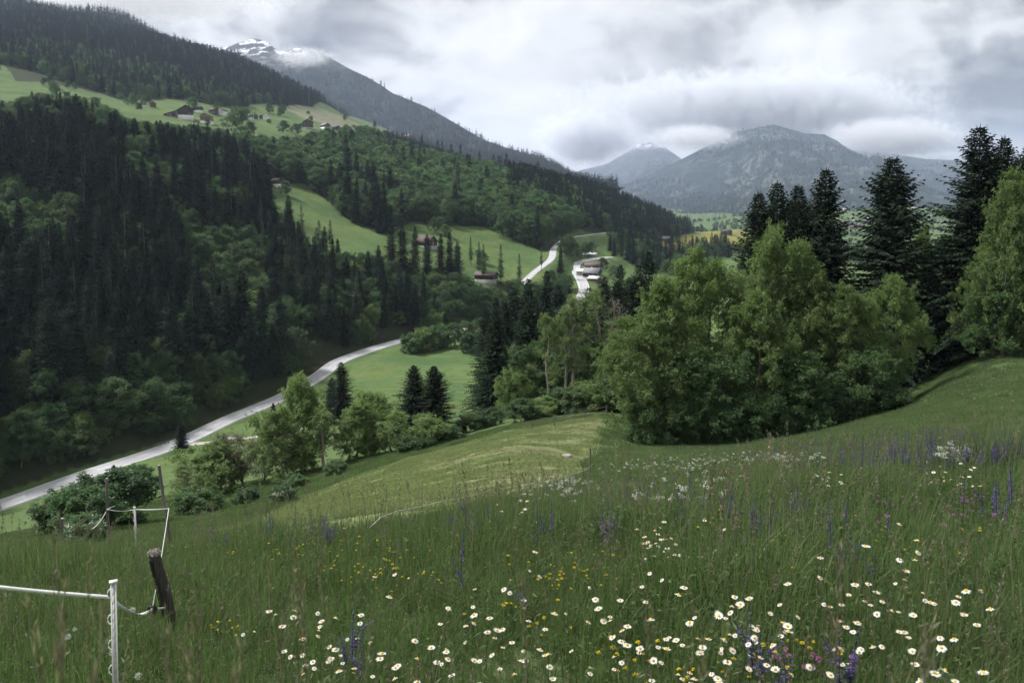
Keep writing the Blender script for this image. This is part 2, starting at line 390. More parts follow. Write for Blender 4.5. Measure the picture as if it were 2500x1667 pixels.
p = t.new('ShaderNodeBsdfPrincipled', i_Base_Color=gc, i_Roughness=.9); p.inputs['Specular IOR Level'].default_value = .1
bh = t.math('ADD', t.math('MULTIPLY', nB, 1.0), t.math('MULTIPLY', nC, .25))
bn = t.new('ShaderNodeBump', i_Distance=.4, i_Height=bh, i_Strength=t.math('SUBTRACT', .9, t.math('MULTIPLY', attr(t, 'mown'), .75))); t.link(bn.outputs[0], p.inputs['Normal'])
t.link(p.outputs[0], out.inputs[0])

# soil patches on the mown meadow
A_soil = np.zeros_like(GX)
for (px, py, rx, ry) in ((1215,1102,8.5,1.8),(1275,1092,4,1.4),(1320,1100,5,1.2),(1345,1080,4,1.0),(1290,1155,3.2,2.6),(1310,1168,2.4,1.6),(1225,1130,2.5,1.2),(1420,1052,4,1.2),(1440,1035,4.5,1.5),(1290,1178,3,.9)):
    q = hit(px, py); A_soil = np.maximum(A_soil, np.exp(-((GX-q[0])/rx)**2-((GY-q[1])/(ry*1.8))**2))
nu, nl = len(UU), NL
V = np.stack([GX, GY, GZ], -1).reshape(-1, 3)
ii, jj = np.meshgrid(np.arange(nu-1), np.arange(nl-1), indexing='ij'); b0 = (ii*nl+jj).ravel()
F = np.stack([b0, b0+nl, b0+nl+1, b0+1], -1)
# apron: the same slope carried on round and behind the viewpoint
ax = np.linspace(-60, 60, 61); ay = np.concatenate([np.linspace(-60, 0, 25)[:-1], np.linspace(0, 1.9, 4)])
agx, agy = np.meshgrid(ax, ay, indexing='ij'); agz = np.clip(plane(agx, agy), -30, 12)-.03
V2 = np.stack([agx, agy, agz], -1).reshape(-1, 3); ni, nj = agx.shape
i2, j2 = np.meshgrid(np.arange(ni-1), np.arange(nj-1), indexing='ij'); b2 = (i2*nj+j2).ravel()+len(V)
F2 = np.stack([b2, b2+nj, b2+nj+1, b2+1], -1)
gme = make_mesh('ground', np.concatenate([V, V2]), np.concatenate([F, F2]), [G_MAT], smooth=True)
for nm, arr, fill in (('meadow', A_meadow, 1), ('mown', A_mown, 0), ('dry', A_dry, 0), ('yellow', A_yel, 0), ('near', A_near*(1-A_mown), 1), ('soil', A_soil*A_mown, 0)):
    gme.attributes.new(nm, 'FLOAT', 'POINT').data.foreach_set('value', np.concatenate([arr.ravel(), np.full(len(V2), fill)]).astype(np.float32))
kind(mobj('ground', gme), 'structure')

# roads
ASPH = simple('pale_asphalt', (.37, .37, .375), .9, .06, .15, 0, spec=.05)
PAINT = simple('road_paint', (.66, .66, .65), .6, .1, 2)
GRAV = simple('gravel', (.33, .31, .28), .9, .3, 2, .4)
def ribbon(path, off0, off1, dz, ph=None):
    T = np.gradient(path[:, :2], axis=0); T /= np.linalg.norm(T, axis=1, keepdims=True); N = np.stack([T[:, 1], -T[:, 0]], 1)
    a = np.column_stack([path[:, :2]+N*off0, path[:, 2]+dz]); b = np.column_stack([path[:, :2]+N*off1, path[:, 2]+dz])
    return a, b
def strip(mb, a, b, sel=None):
    n = len(a); V = np.concatenate([a, b]); i = np.arange(n-1)
    if sel is not None: i = i[sel[:-1]]
    mb.add(V, np.stack([i, i+1, n+i+1, n+i], -1))
def road(name, path, half, marks):
    mb = MB(); a, b = ribbon(path, -half, half, 0.0); strip(mb, b, a)
    a2, b2 = ribbon(path, -half-.0, -half-.5, 0); a2[:, 2] -= 0; b2[:, 2] -= .5; strip(mb, a2, b2)
    a2, b2 = ribbon(path, half, half+.5, 0); b2[:, 2] -= .5; strip(mb, b2, a2)
    r = kind(mb.obj(name, ASPH), 'structure')
    if marks:
        s = np.concatenate([[0], np.cumsum(np.linalg.norm(np.diff(path, axis=0), axis=1))])
        n = int(s[-1]/1.0); p2 = np.stack([np.interp(np.linspace(0, s[-1], n), s, path[:, k]) for k in range(3)], 1)
        for o in (-half+.25, half-.25):
            mb = MB(); a, b = ribbon(p2, o-.09, o+.09, .006); strip(mb, b, a); mb.obj('edge_line', PAINT, r)
        k = 0
        while k+3 < n:                                   # dashes of the centre line, one by one
            mb = MB(); a, b = ribbon(p2[k:k+4], -.09, .09, .006); strip(mb, b, a); mb.obj('lane_dash', PAINT, r); k += 9
    return r
road('valley_road', road_c, 2.8, True)
road('side_road', up_c, 1.95, False)
tp = np.array([hit(*q) for q in TR_PX]); tp = spline(tp, 60); tp[:, 2] = H(tp[:, 0], tp[:, 1])+.08
mb = MB(); a, b = ribbon(tp, -1.3, 1.3, 0)
a[:, 2] = H(a[:, 0], a[:, 1])+.07; b[:, 2] = H(b[:, 0], b[:, 1])+.07
strip(mb, b, a); kind(mb.obj('gravel_track', GRAV), 'structure')

# ------------------------------------------------------------------ far mountains
def rock_mat(name, wood, rock, grass, snow_z=None):
    m, t, out = mat(name)
    g = t.new('ShaderNodeNewGeometry'); pos = g.outputs['Position']; sx = t.new('ShaderNodeSeparateXYZ', i_0=g.outputs['Normal'])
    big = t.noise(pos, .0030, 6, .62); mid = t.noise(pos, .014, 6, .65); fine = t.noise(t.vmath('MULTIPLY', pos, (1, 1, .35)), .07, 5, .7)
    w = t.mix(t.ramp(fine, .35, .65), wood, tuple(v*1.9 for v in wood))
    cc = t.mix(t.math('MULTIPLY', t.ramp(t.math('ADD', t.math('MULTIPLY', big, .5), t.math('MULTIPLY', mid, .5)), .50, .60), .9), w, t.mix(fine, grass, rock))
    if snow_z is not None:
        zz = t.new('ShaderNodeSeparateXYZ', i_0=pos).outputs[2]
        alt = t.ramp(t.math('ADD', zz, t.math('MULTIPLY', t.math('SUBTRACT', mid, .5), 500)), snow_z-130, snow_z)
        cc = t.mix(alt, cc, t.mix(fine, (.05, .052, .055), (.11, .11, .115)))
        st = t.noise(t.vmath('MULTIPLY', pos, (.012, .012, .03)), 1.0, 6, .65, .5)
        sn = t.math('MULTIPLY', t.ramp(t.math('ADD', zz, t.math('MULTIPLY', t.math('SUBTRACT', mid, .5), 300)), snow_z-60, snow_z+90), t.ramp(t.math('ADD', st, t.math('MULTIPLY', sx.outputs[2], .15)), .61, .66))
        cc = t.mix(sn, cc, (.82, .84, .87))
    p = t.new('ShaderNodeBsdfPrincipled', i_Base_Color=cc, i_Roughness=.95); p.inputs['Specular IOR Level'].default_value = .05
    bn = t.new('ShaderNodeBump', i_Strength=1.0, i_Distance=14.0, i_Height=fine); t.link(bn.outputs[0], p.inputs['Normal'])
    t.link(p.outputs[0], out.inputs[0]); return m
M_FAR = rock_mat('forested_mountain', (.014, .023, .024), (.17, .17, .17), (.075, .10, .068))
M_RIDGE = rock_mat('forested_ridge', (.013, .021, .021), (.075, .078, .078), (.035, .048, .034), 745)
M_SNOW = rock_mat('snowy_mountain', (.020, .028, .024), (.15, .15, .15), (.05, .065, .045), 745)
MTN = []
def mountain(name, sil, D0, depth, zb, material, seed, relief=1.0, back=.6, ncol=260, nrow=110, skew=0.0, label=None):
    """ridge whose crest runs through the outline, sloping down towards the viewer over `depth` metres, with spurs and gullies"""
    sil = np.array(sil, float); px = np.linspace(sil[0, 0], sil[-1, 0], ncol)
    py = np.interp(px, sil[:, 0], sil[:, 1]); py = py+fbm(px/90, px*0+seed, 4, seed)*2.5
    D = np.interp(px, sil[:, 0], sil[:, 2]) if sil.shape[1] > 2 else np.full(ncol, D0)
    a, b = ray(px, py); X0 = a*D; Z0 = b*D
    s = np.concatenate([np.linspace(-back, 0, 24)[:-1], np.linspace(0, 1, nrow)])
    S, XX = np.meshgrid(s, X0, indexing='ij'); ZZ = np.broadcast_to(Z0, S.shape); DD = np.broadcast_to(D, S.shape)
    f = np.abs(S); Y = DD-S*depth; X = XX*(1-S*depth/DD*.55)+skew*S*depth
    wv = depth/5.5
    rid = 1-np.abs(fbm((X+S*depth*.35)/wv, S*1.3+seed, 5, seed+20))*2.2
    rid2 = 1-np.abs(fbm((X-S*depth*.2)/(wv*.33), S*3.1+seed, 4, seed+40))*2
    prof = 1-(f**.80)
    Z = zb+(ZZ-zb)*prof
    w = np.sin(np.clip(f, 0, 1)**.8*pi)**1.3*np.clip(f*2.2, 0, 1)
    Z = Z+(ZZ-zb)*w*relief*(.36*(rid-.64)+.13*(rid2-.55))+fbm(X/60, Y/60, 3, seed)*6*np.clip(f*8, .3, 1)
    V = np.stack([X, Y, Z], -1); ns, nx = S.shape
    i, j = np.meshgrid(np.arange(ns-1), np.arange(nx-1), indexing='ij'); b0 = (i*nx+j).ravel()
    me = make_mesh(name, V.reshape(-1, 3), np.stack([b0, b0+1, b0+nx+1, b0+nx], -1)[:, ::-1], [material], smooth=True)
    o = kind(mobj(name, me), 'structure'); MTN.append((V[22:], relief)); return o
mountain('mountain', [(1250,560),(1400,505),(1500,458),(1562,438),(1600,414),(1669,387),(1745,349),(1791,322),(1850,311),(1891,304),(1940,318),(1965,326),(2010,328),(2045,345),(2062,360),(2128,410),(2200,468),(2400,560)], 7200, 3600, -120, M_FAR, 4, 1.0)
mountain('mountain', [(1900,420),(2040,365),(2100,368),(2180,378),(2260,388),(2330,392),(2420,400),(2500,420),(2800,440)], 9500, 3400, -120, M_FAR, 9, .7, ncol=160, nrow=70)
mountain('mountain', [(1300,450),(1400,420),(1480,400),(1530,372),(1560,352),(1590,347),(1620,358),(1680,400),(1800,440)], 12500, 4200, -120, M_SNOW, 13, .9, ncol=160, nrow=70)
mountain('mountain', [(-600,120,5200),(-200,120,5000),(300,130,4700),(480,135,4500),(560,113,4500),(578,105,4500),(620,94,4500),(650,100,4450),(681,127,4400),(705,122,4400),(727,117,4400),(760,124,4350),(796,134,4300),(850,166,4200),(900,191,4150),(960,228,4000),(1040,260,3900),(1110,300,3700),(1180,340,3500),(1250,366,3400),(1330,388,3300),(1400,430,3250),(1450,500,3250)], 4500, 1500, 20, M_RIDGE, 21, .55, ncol=320, nrow=90)

# ------------------------------------------------------------------ trees: meshes
BARK_S = simple('spruce_bark', (.075, .058, .048), .9, .35, 4, .4)
BARK_A = simple('grey_bark', (.14, .125, .105), .9, .35, 4, .4)
BARK_P = simple('pale_bark', (.25, .215, .185), .9, .3, 4, .4)
L_SPR = leafmat('spruce_needles', (.013, .022, .017), (.029, .043, .029), .12, .7, .9, spec=.03)
L_SPN = leafmat('spruce_needles_near', (.014, .024, .016), (.032, .048, .027), .12, .4, .9, spec=.03)
L_LAR = leafmat('larch_needles', (.035, .058, .026), (.060, .085, .036), .25, .4)
L_ASH = leafmat('ash_leaves', (.108, .170, .050), (.182, .236, .090), .42, .35)
L_MID = leafmat('mixed_leaves', (.050, .104, .042), (.092, .156, .066), .38, .7, hue2=(.098, .134, .060))
L_DRK = leafmat('hazel_leaves', (.052, .100, .036), (.090, .142, .056), .40, .5)
L_BUD = leafmat('budding_twigs', (.085, .080, .045), (.130, .115, .066), .25, .3)
L_WHT = leafmat('white_blossom', (.50, .50, .44), (.70, .70, .62), .2, .2)
def leaves(P, Dv, L, Wd, droop=0.0, up=None):
    """folded leaf quads from base P along direction Dv"""
    n = len(P); Dv = Dv/(np.linalg.norm(Dv, axis=1, keepdims=True)+1e-9)
    up = rng.normal(size=(n, 3))*.55+np.array([0, 0, 1.]) if up is None else up
    S = np.cross(Dv, up); S /= np.linalg.norm(S, axis=1, keepdims=True)+1e-9
    L = np.broadcast_to(L, (n,))[:, None]; Wd = np.broadcast_to(Wd, (n,))[:, None]
    tip = P+Dv*L; tip[:, 2] -= droop*L[:, 0]; mid = P+Dv*L*.5; mid[:, 2] += droop*L[:, 0]*.12
    V = np.stack([P, mid+S*Wd*.5, tip, mid-S*Wd*.5], 1).reshape(-1, 3)
    return V, np.arange(n*4).reshape(-1, 4)
def spruce(seed, Ht=26., R=4.0, base=.06, lod=0, mt=None, thin=1.0, taper=.66, dens=1.0):
    """tapered trunk with drooping whorls of twigs"""
    r = np.random.default_rng(seed); tr = MB(); cr = MB()
    z = np.linspace(0, Ht, 9); wx = np.cumsum(r.normal(size=9))*.05*Ht/26; wy = np.cumsum(r.normal(size=9))*.05*Ht/26
    ax = np.column_stack([wx-wx[0], wy-wy[0], z]); tr.tube(ax, .011*Ht*(1-z/Ht)**.9+.02, 7 if lod == 0 else 4)
    sp = {0: .42, 1: .85, 2: 2.6}[lod]; h = base*Ht; P, Dv, L, Wd = [], [], [], []
    while h < Ht*.99:
        f = h/Ht; rad = R*((1-f)**taper)*(.55+.45*min(1, (f-base+.02)/.12)); rad *= 1+.16*sin(h*1.7+seed)+.10*r.normal()
        nb = int({0: 7, 1: 6, 2: 6}[lod]*dens); off = r.random()*6.28
        for b in range(nb):
            if r.random() > thin: continue
            an = off+b*2*pi/nb+r.normal()*.22; Lb = max(.25, rad*(r.uniform(.62, 1.15))); el = .75*f**2-.30*(1-f)+r.normal()*.08
            d = np.array([cos(an), sin(an), 0]); side = np.array([-sin(an), cos(an), 0])
            x0 = np.array([np.interp(h, z, ax[:, 0]), np.interp(h, z, ax[:, 1]), h])
            if lod == 2:
                P.append(x0+np.array([0, 0, .9])); Dv.append(d+np.array([0, 0, -.75+f*.5])); L.append(Lb*1.25); Wd.append(Lb*.95+.3); continue
            ns = max(2, int(Lb/(.34 if lod == 0 else .8)))
            for k in range(ns):
                s = (k+.7)/ns; q = x0+d*Lb*s+np.array([0, 0, Lb*(el*s-.22*s*s*(1-f)+.12*s**3)])
                w = (.30+.55*(1-s))*min(1.0, .4+Lb/3)
                for sg in (-1, 1):
                    P.append(q); Dv.append(d*.75+side*sg*(.9+.3*r.normal())+np.array([0, 0, -.22+.2*r.normal()])); L.append(w*r.uniform(.8, 1.3)*(1 if lod == 0 else 1.6)); Wd.append(.20 if lod == 0 else .5)
                P.append(q); Dv.append(d*(.7)+np.array([0, 0, -.75+.9*f+.2*r.normal()])); L.append(w*1.1*(1 if lod == 0 else 1.5)); Wd.append(.24 if lod == 0 else .55)
            if lod == 0 and Lb > 1.2: cr.tube([x0, x0+d*Lb*.8+np.array([0, 0, Lb*(el*.8-.14*(1-f))])], [.03, .01], 3, False)
        h += sp*r.uniform(.75, 1.25)*(1 if f < .8 else .75)
    P = np.array(P); Dv = np.array(Dv)
    V, F = leaves(P, Dv, np.array(L), np.array(Wd), .12, up=np.tile([0, 0, 1.], (len(P), 1))+r.normal(size=(len(P), 3))*.5); cr.add(V, F)
    top = MB(); V, F = leaves(np.tile([ax[-1, 0], ax[-1, 1], Ht*.965], (4, 1)), np.column_stack([r.normal(size=(4, 2))*.25, np.ones(4)]), .05*Ht, .12); cr.add(V, F)
    return tr.mesh('trunk', BARK_S), cr.mesh('crown', mt or L_SPR)
def broadleaf(seed, Ht=16., Wr=4.2, base=.2, nl=15, nsub=7, ntw=5, leaf=(.34, .15), per=13, mt=None, bark=None, stems=1, lod=0, spread=.45, top=.75, bare=0.0, fill=0):
    """trunk(s), limbs, branches, twigs with leaf tufts at their ends"""
    r = np.random.default_rng(seed); tr = MB(); cr = MB(); tips = []
    cb = base*Ht
    def envelope(z):
        f = np.clip((z-cb)/(Ht-cb), 0, 1); return Wr*(np.sin(pi*min(1, (f*.86+.14)**top))**.75+.05)
    for st in range(stems):
        z = np.linspace(0, Ht*(.9 if st == 0 else r.uniform(.6, .85)), 8); lean = r.normal(size=2)*(.02 if stems == 1 else .16)
        w = np.cumsum(r.normal(size=(8, 2))*.018*Ht, axis=0); w -= w[0]
        ax = np.column_stack([w[:, 0]+lean[0]*z, w[:, 1]+lean[1]*z, z]); rt = .014*Ht*(1-.9*z/Ht)/(1 if stems == 1 else 1.6)+.015
        tr.tube(ax, rt, 7 if lod == 0 else 4)
        for i in range(max(3, nl//stems)):
            h = cb+(z[-1]-cb)*((i+r.random())/max(3, nl//stems))**.9; an = i*2.4+r.normal()*.4+st
            x0 = np.array([np.interp(h, z, ax[:, 0]), np.interp(h, z, ax[:, 1]), h]); f = (h-cb)/(Ht-cb+1e-6)
            E = envelope(h+.12*Ht)*r.uniform(.72, 1.1); el = r.uniform(.4, 1.0)+.8*f
            d = np.array([cos(an), sin(an), 0]); x1 = x0+d*E*.55+np.array([0, 0, E*.5*el]); x2 = x0+d*E+np.array([0, 0, E*el*.85+r.normal()*.2])
            br = np.array([x0, x1, x2]); ra = max(.02, .35*np.interp(h, z, rt))
            tr.tube(br, [ra, ra*.6, ra*.2], 5 if lod == 0 else 3, False)
            for j in range(nsub):
                s = r.uniform(.25, 1.0); q = x0+(x1-x0)*min(1, s*2) if s < .5 else x1+(x2-x1)*(s-.5)*2
                dd = d*r.uniform(.2, 1.0)+np.append(r.normal(size=2)*.7, r.uniform(-.25, .9)); dd /= np.linalg.norm(dd)
                Ls = Wr*spread*r.uniform(.5, 1.1)*(1.15-s*.4); q2 = q+dd*Ls
                if lod == 0: tr.tube([q, (q+q2)/2+r.normal(size=3)*.08, q2], [ra*.32, ra*.22, .012], 3, False)
                for k in range(ntw):
                    s2 = r.uniform(.3, 1.05); e = q+dd*Ls*s2+r.normal(size=3)*np.array([.42, .42, .55])*Ls*.55
                    if bare and lod == 0 and r.random() < .5: tr.tube([q+dd*Ls*s2*.7, e], [.014, .006], 3, False)
                    tips.append(e)
        tips.append(ax[-1]); 
    if lod == 0 and stems == 1:
        for k in range(10): tips.append(ax[-1]+r.normal(size=3)*np.array([.6, .6, .5]))
    for k in range(fill):                                  # leafy clumps that fill the crown's outline unevenly
        z = cb+(Ht-cb)*r.random()**.9; a = r.random()*6.28; E = envelope(z)*r.uniform(.55, 1.0)*(1+.22*sin(3*a+z)); q = np.array([cos(a)*E+np.interp(z, np.linspace(0, Ht*.9, 8), ax[:, 0])*.6, sin(a)*E, z*.97+.02*Ht])
        m = int(r.integers(6, 13)); tips.extend(q+r.normal(size=(m, 3))*np.array([.5, .5, .45])*Wr*.17)
    tips = np.array(tips)
    if bare: tips = tips[r.random(len(tips)) > bare]
    if len(tips) and per:
        n = len(tips); P = np.repeat(tips, per, axis=0)+r.normal(size=(n*per, 3))*leaf[0]*.45
        c0 = np.array([0, 0, cb+(Ht-cb)*.45]); outw = P-c0; outw /= np.linalg.norm(outw, axis=1, keepdims=True)+1e-9
        Dv = r.normal(size=P.shape)+outw*.5+np.array([0, 0, .10]); Dv[:, 2] *= .8
        sz = r.uniform(.7, 1.25, len(P))
        upv = np.array([0, 0, .8])+outw*.6+r.normal(size=P.shape)*.7
        V, F = leaves(P, Dv, leaf[0]*sz, leaf[1]*sz, .22, up=upv); cr.add(V, F)
    return tr.mesh('trunk', bark or BARK_A, True), (cr.mesh('crown', mt or L_MID) if per else None)
T = {}
T['spruce_near'] = [spruce(100+i, 26, 7.0 if i != 1 else 6.2, .03, 0, L_SPN, taper=.72, dens=2.1) for i in range(3)]
T['spruce'] = [spruce(1, 26, 5.2, dens=1.3), spruce(2, 26, 4.6, dens=1.3), spruce(3, 26, 5.6, .10, dens=1.3), spruce(4, 26, 5.0, .16, dens=1.3), spruce(5, 26, 4.4, .05, dens=1.3)]
T['spruce_bare'] = [spruce(6, 26, 3.4, .48, 0, None, .9), spruce(7, 26, 3.2, .38, 0, None, .9)]
for k in range(2):                                        # the bare-trunked ones have pale bark
    T['spruce_bare'][k][0].materials[0] = BARK_P
T['larch'] = [spruce(11, 22, 3.0, .22, 0, L_LAR, .85, .7), spruce(12, 22, 2.7, .3, 0, L_LAR, .8, .6)]
T['spruce_far'] = [spruce(21, 24, 4.4, .05, 1), spruce(22, 24, 3.8, .05, 1), spruce(23, 24, 4.8, .08, 1)]
T['larch_far'] = [spruce(24, 22, 3.0, .1, 1, L_LAR, .7)]
T['spruce_tiny'] = [spruce(31, 22, 3.3, .02, 2), spruce(32, 22, 3.8, .02, 2), spruce(33, 22, 2.8, .02, 2)]
T['ash'] = [broadleaf(41, 18, 4.6, .16, 20, 9, 7, (.27, .11), 18, L_ASH, fill=75), broadleaf(42, 18, 4.0, .12, 20, 9, 7, (.26, .11), 18, L_ASH, top=.9, fill=75), broadleaf(43, 18, 5.2, .10, 24, 9, 7, (.27, .11), 18, L_ASH, stems=2, fill=75)]
T['ash_deep'] = [broadleaf(44, 16, 5.0, .06, 24, 9, 7, (.27, .12), 18, L_DRK, stems=2, fill=75), broadleaf(45, 16, 4.6, .08, 22, 9, 7, (.26, .12), 18, L_DRK, fill=75)]
T['ash_thin'] = [broadleaf(46, 20, 3.2, .28, 18, 8, 6, (.28, .11), 14, L_ASH, BARK_P, bare=.40), broadleaf(47, 20, 2.8, .22, 18, 8, 6, (.27, .10), 13, L_ASH, BARK_P, bare=.50)]
T['ash_small'] = [broadleaf(81+i, 10, 3.0+.3*i, .06, 18, 7, 6, (.25, .10), 16, L_ASH, stems=1+i % 2, fill=90, top=.85+.1*i) for i in range(3)]
T['deep_small'] = [broadleaf(85+i, 10, 3.2+.2*i, .05, 18, 7, 6, (.25, .11), 16, L_DRK, stems=1+i % 2, fill=90, top=.85+.1*i) for i in range(3)]
T['twiggy'] = [broadleaf(48, 12, 3.4, .12, 20, 8, 6, (.24, .09), 8, L_BUD, stems=2, bare=.3, fill=50)]
T['bare'] = [broadleaf(49, 18, 3.2, .25, 18, 8, 6, per=0, bark=BARK_P, bare=.9), broadleaf(50, 18, 2.6, .3, 16, 8, 5, per=0, bark=BARK_A, bare=.9)]
T['shrub'] = [broadleaf(51, 6, 3.0, .03, 18, 7, 6, (.30, .15), 14, L_DRK, stems=4, fill=50), broadleaf(52, 6, 2.6, .03, 18, 7, 6, (.28, .14), 14, L_MID, stems=3, fill=50), broadleaf(53, 6, 3.2, .03, 20, 7, 6, (.30, .15), 14, L_ASH, stems=4, fill=50)]
T['broad'] = [broadleaf(61, 15, 4.6, .12, 18, 7, 6, (.42, .20), 12, L_MID, fill=60), broadleaf(62, 15, 4.2, .15, 18, 7, 6, (.42, .20), 12, L_MID, top=.9, fill=60), broadleaf(63, 15, 5.0, .08, 20, 7, 6, (.42, .20), 12, L_MID, stems=2, fill=60)]
T['broad_far'] = [broadleaf(71, 15, 5.0, .1, 11, 4, 3, (1.1, .62), 6, L_MID, lod=1, fill=26), broadleaf(72, 15, 4.6, .1, 11, 4, 3, (1.1, .62), 6, L_MID, lod=1, fill=26), broadleaf(73, 14, 5.3, .06, 11, 4, 3, (1.1, .62), 6, L_MID, lod=1, fill=26)]
NOM = dict(ash_small=10, deep_small=10, spruce_near=26, spruce=26, spruce_bare=26, larch=22, spruce_far=24, larch_far=22, spruce_tiny=22, ash=18, ash_deep=16, ash_thin=20, twiggy=12, bare=18, shrub=6, broad=15, broad_far=15)
NAME = dict(ash_small='ash_tree', deep_small='broadleaf_tree', spruce_near='spruce_tree', spruce='spruce_tree', spruce_bare='spruce_tree', spruce_far='spruce_tree', larch='larch_tree', larch_far='larch_tree', ash='ash_tree', ash_deep='broadleaf_tree', ash_thin='ash_tree',
            twiggy='budding_tree', bare='leafless_tree', shrub='shrub', broad='broadleaf_tree', broad_far='broadleaf_tree')
CATS = dict(shrub='shrub')
def plant_tree(kd, P, Ht, label, group=None, wide=1.0, v=None, rz=None, lean=0.0):
    lean = lean or float(rng.normal()*.02)
    v = rng.integers(len(T[kd])) if v is None else v
    s = Ht/NOM[kd]; o = empty(NAME[kd], tuple(P), float(rng.uniform(0, 6.28)) if rz is None else rz)
    o.scale = (s*wide, s*wide, s)
    if lean: o.rotation_euler[0] = lean
    tag(o, label, CATS.get(kd, 'tree'), group)
    tr, cr = T[kd][v]; mobj('trunk', tr, o)
    if cr: mobj('crown', cr, o)
    return o
def scatter(name, label, cat, kinds, pts, parent=None):
    """one object that instances plant meshes at points; pts: list of (P, kind, variant, scale, wide, rz)"""
    colls = []
    for kd in kinds:
        for v, (tr, cr) in enumerate(T[kd]):
            colls.append(((kd, v), tr, cr))
    c = bpy.data.collections.new(name+'_kinds'); index = {}
    for k, ((kd, v), tr, cr) in enumerate(colls):
        # trunk and crown joined into one mesh for the mass
        me = joined(tr, cr); ob = bpy.data.objects.new('%03d_%s' % (k, kd), me); c.objects.link(ob); index[(kd, v)] = k
    n = len(pts); co = np.array([p[0] for p in pts], np.float32)
    me = bpy.data.meshes.new(name); me.vertices.add(n); me.vertices.foreach_set('co', co.ravel())
    me.attributes.new('variant', 'INT', 'POINT').data.foreach_set('value', np.array([index[(p[1], p[2])] for p in pts], np.int32))
    sc = np.array([(p[3]*p[4], p[3]*p[4], p[3]) for p in pts], np.float32)
    me.attributes.new('size', 'FLOAT_VECTOR', 'POINT').data.foreach_set('vector', sc.ravel())
    ro = np.array([p[5] if np.ndim(p[5]) else (0, 0, p[5]) for p in pts], np.float32)
    me.attributes.new('turn', 'FLOAT_VECTOR', 'POINT').data.foreach_set('vector', ro.ravel())
    ob = kind(mobj(name, me, parent), 'stuff', label, cat)
    gn_instances(ob, c); return ob
_join = {}
def joined(a, b):
    k = (a.name if a else '', b.name if b else '')
    if k in _join: return _join[k]
    if not b or not a: _join[k] = a or b; return _join[k]
    Vs, Fs, mi, off = [], {}, {}, 0
    for m_i, me in enumerate((a, b)):
        V = np.empty(len(me.vertices)*3, np.float32); me.vertices.foreach_get('co', V); V = V.reshape(-1, 3)
        li = np.empty(len(me.loops), np.int32); me.loops.foreach_get('vertex_index', li)
        st = np.empty(len(me.polygons), np.int32); tt = np.empty(len(me.polygons), np.int32); me.polygons.foreach_get('loop_start', st); me.polygons.foreach_get('loop_total', tt)
        for kk in np.unique(tt):
            s = st[tt == kk]; f = li[s[:, None]+np.arange(kk)]+off
            Fs.setdefault((m_i, kk), []).append(f)
        Vs.append(V); off += len(V)
    keys = list(Fs); fl = [np.concatenate(Fs[q]) for q in keys]
    mi = np.concatenate([np.full(len(f), q[0]) for q, f in zip(keys, fl)])
    _join[k] = make_mesh(a.name+'_'+b.name, np.concatenate(Vs), fl, [a.materials[0], b.materials[0]], mi); return _join[k]
def gn_instances(ob, coll):
    g = bpy.data.node_groups.new(ob.name+'_instances', 'GeometryNodeTree')
    g.interface.new_socket('Geometry', in_out='INPUT', socket_type='NodeSocketGeometry'); g.interface.new_socket('Geometry', in_out='OUTPUT', socket_type='NodeSocketGeometry')
    N = g.nodes; gi = N.new('NodeGroupInput'); go = N.new('NodeGroupOutput')
    ci = N.new('GeometryNodeCollectionInfo'); ci.inputs['Collection'].default_value = coll; ci.inputs['Separate Children'].default_value = True; ci.inputs['Reset Children'].default_value = True
    ip = N.new('GeometryNodeInstanceOnPoints'); ip.inputs['Pick Instance'].default_value = True
    def na(nm, ty):
        q = N.new('GeometryNodeInputNamedAttribute'); q.data_type = ty; q.inputs['Name'].default_value = nm; return next(o for o in q.outputs if o.enabled)
    L = g.links; L.new(gi.outputs[0], ip.inputs['Points']); L.new(ci.outputs[0], ip.inputs['Instance'])
    L.new(na('variant', 'INT'), ip.inputs['Instance Index']); L.new(na('size', 'FLOAT_VECTOR'), ip.inputs['Scale'])
    er = N.new('FunctionNodeEulerToRotation'); L.new(na('turn', 'FLOAT_VECTOR'), er.inputs[0]); L.new(er.outputs[0], ip.inputs['Rotation'])
    L.new(ip.outputs[0], go.inputs[0])
    md = ob.modifiers.new('instances', 'NODES'); md.node_group = g

# ------------------------------------------------------------------ woods: every tree gets a place; the ones that show largest become things, the rest masses
HOUSE_SPOTS = []                                          # (px, py, radius m) kept clear of trees
HOUSES_PX = [(347,256,9),(373,262,9),(435,288,22),(505,300,14),(478,272,12),(520,277,10),(545,279,10),(605,288,18),(648,291,14),(748,313,16),(795,315,14),(818,316,12),(990,334,14),(1003,331,10),(676,452,8),(1040,603,14),(1185,688,13),(1440,672,24),(1440,628,10),(1627,591,12),(1773,572,14)]
HS = np.array([list(hit(x, y)[:2])+[r] for x, y, r in HOUSES_PX])
def clear(X, Y, extra=0):
    m = road_dist(X, Y) > 8+extra
    for x, y, r in HS: m &= ((X-x)**2+((Y-y)*.5)**2) > r*r
    return m
cand = []                                                 # (X, Y, kind family, height, zone)
def zone_samples(px0, px1, D0, D1, spacing, seed):
    """jittered cells, evenly dense on the ground"""
    r = np.random.default_rng(seed); u0, u1 = u_of(px0), u_of(px1); out = []
    D = D0
    while D < D1:
        w = (u1-u0)*D; n = max(1, int(w/spacing)); u = u0+(np.arange(n)+r.random(n))*(u1-u0)/n
        d = D+spacing*r.uniform(-.5, .5, n); out.append(np.column_stack([u*d, d])); D += spacing*.9
    return np.concatenate(out)
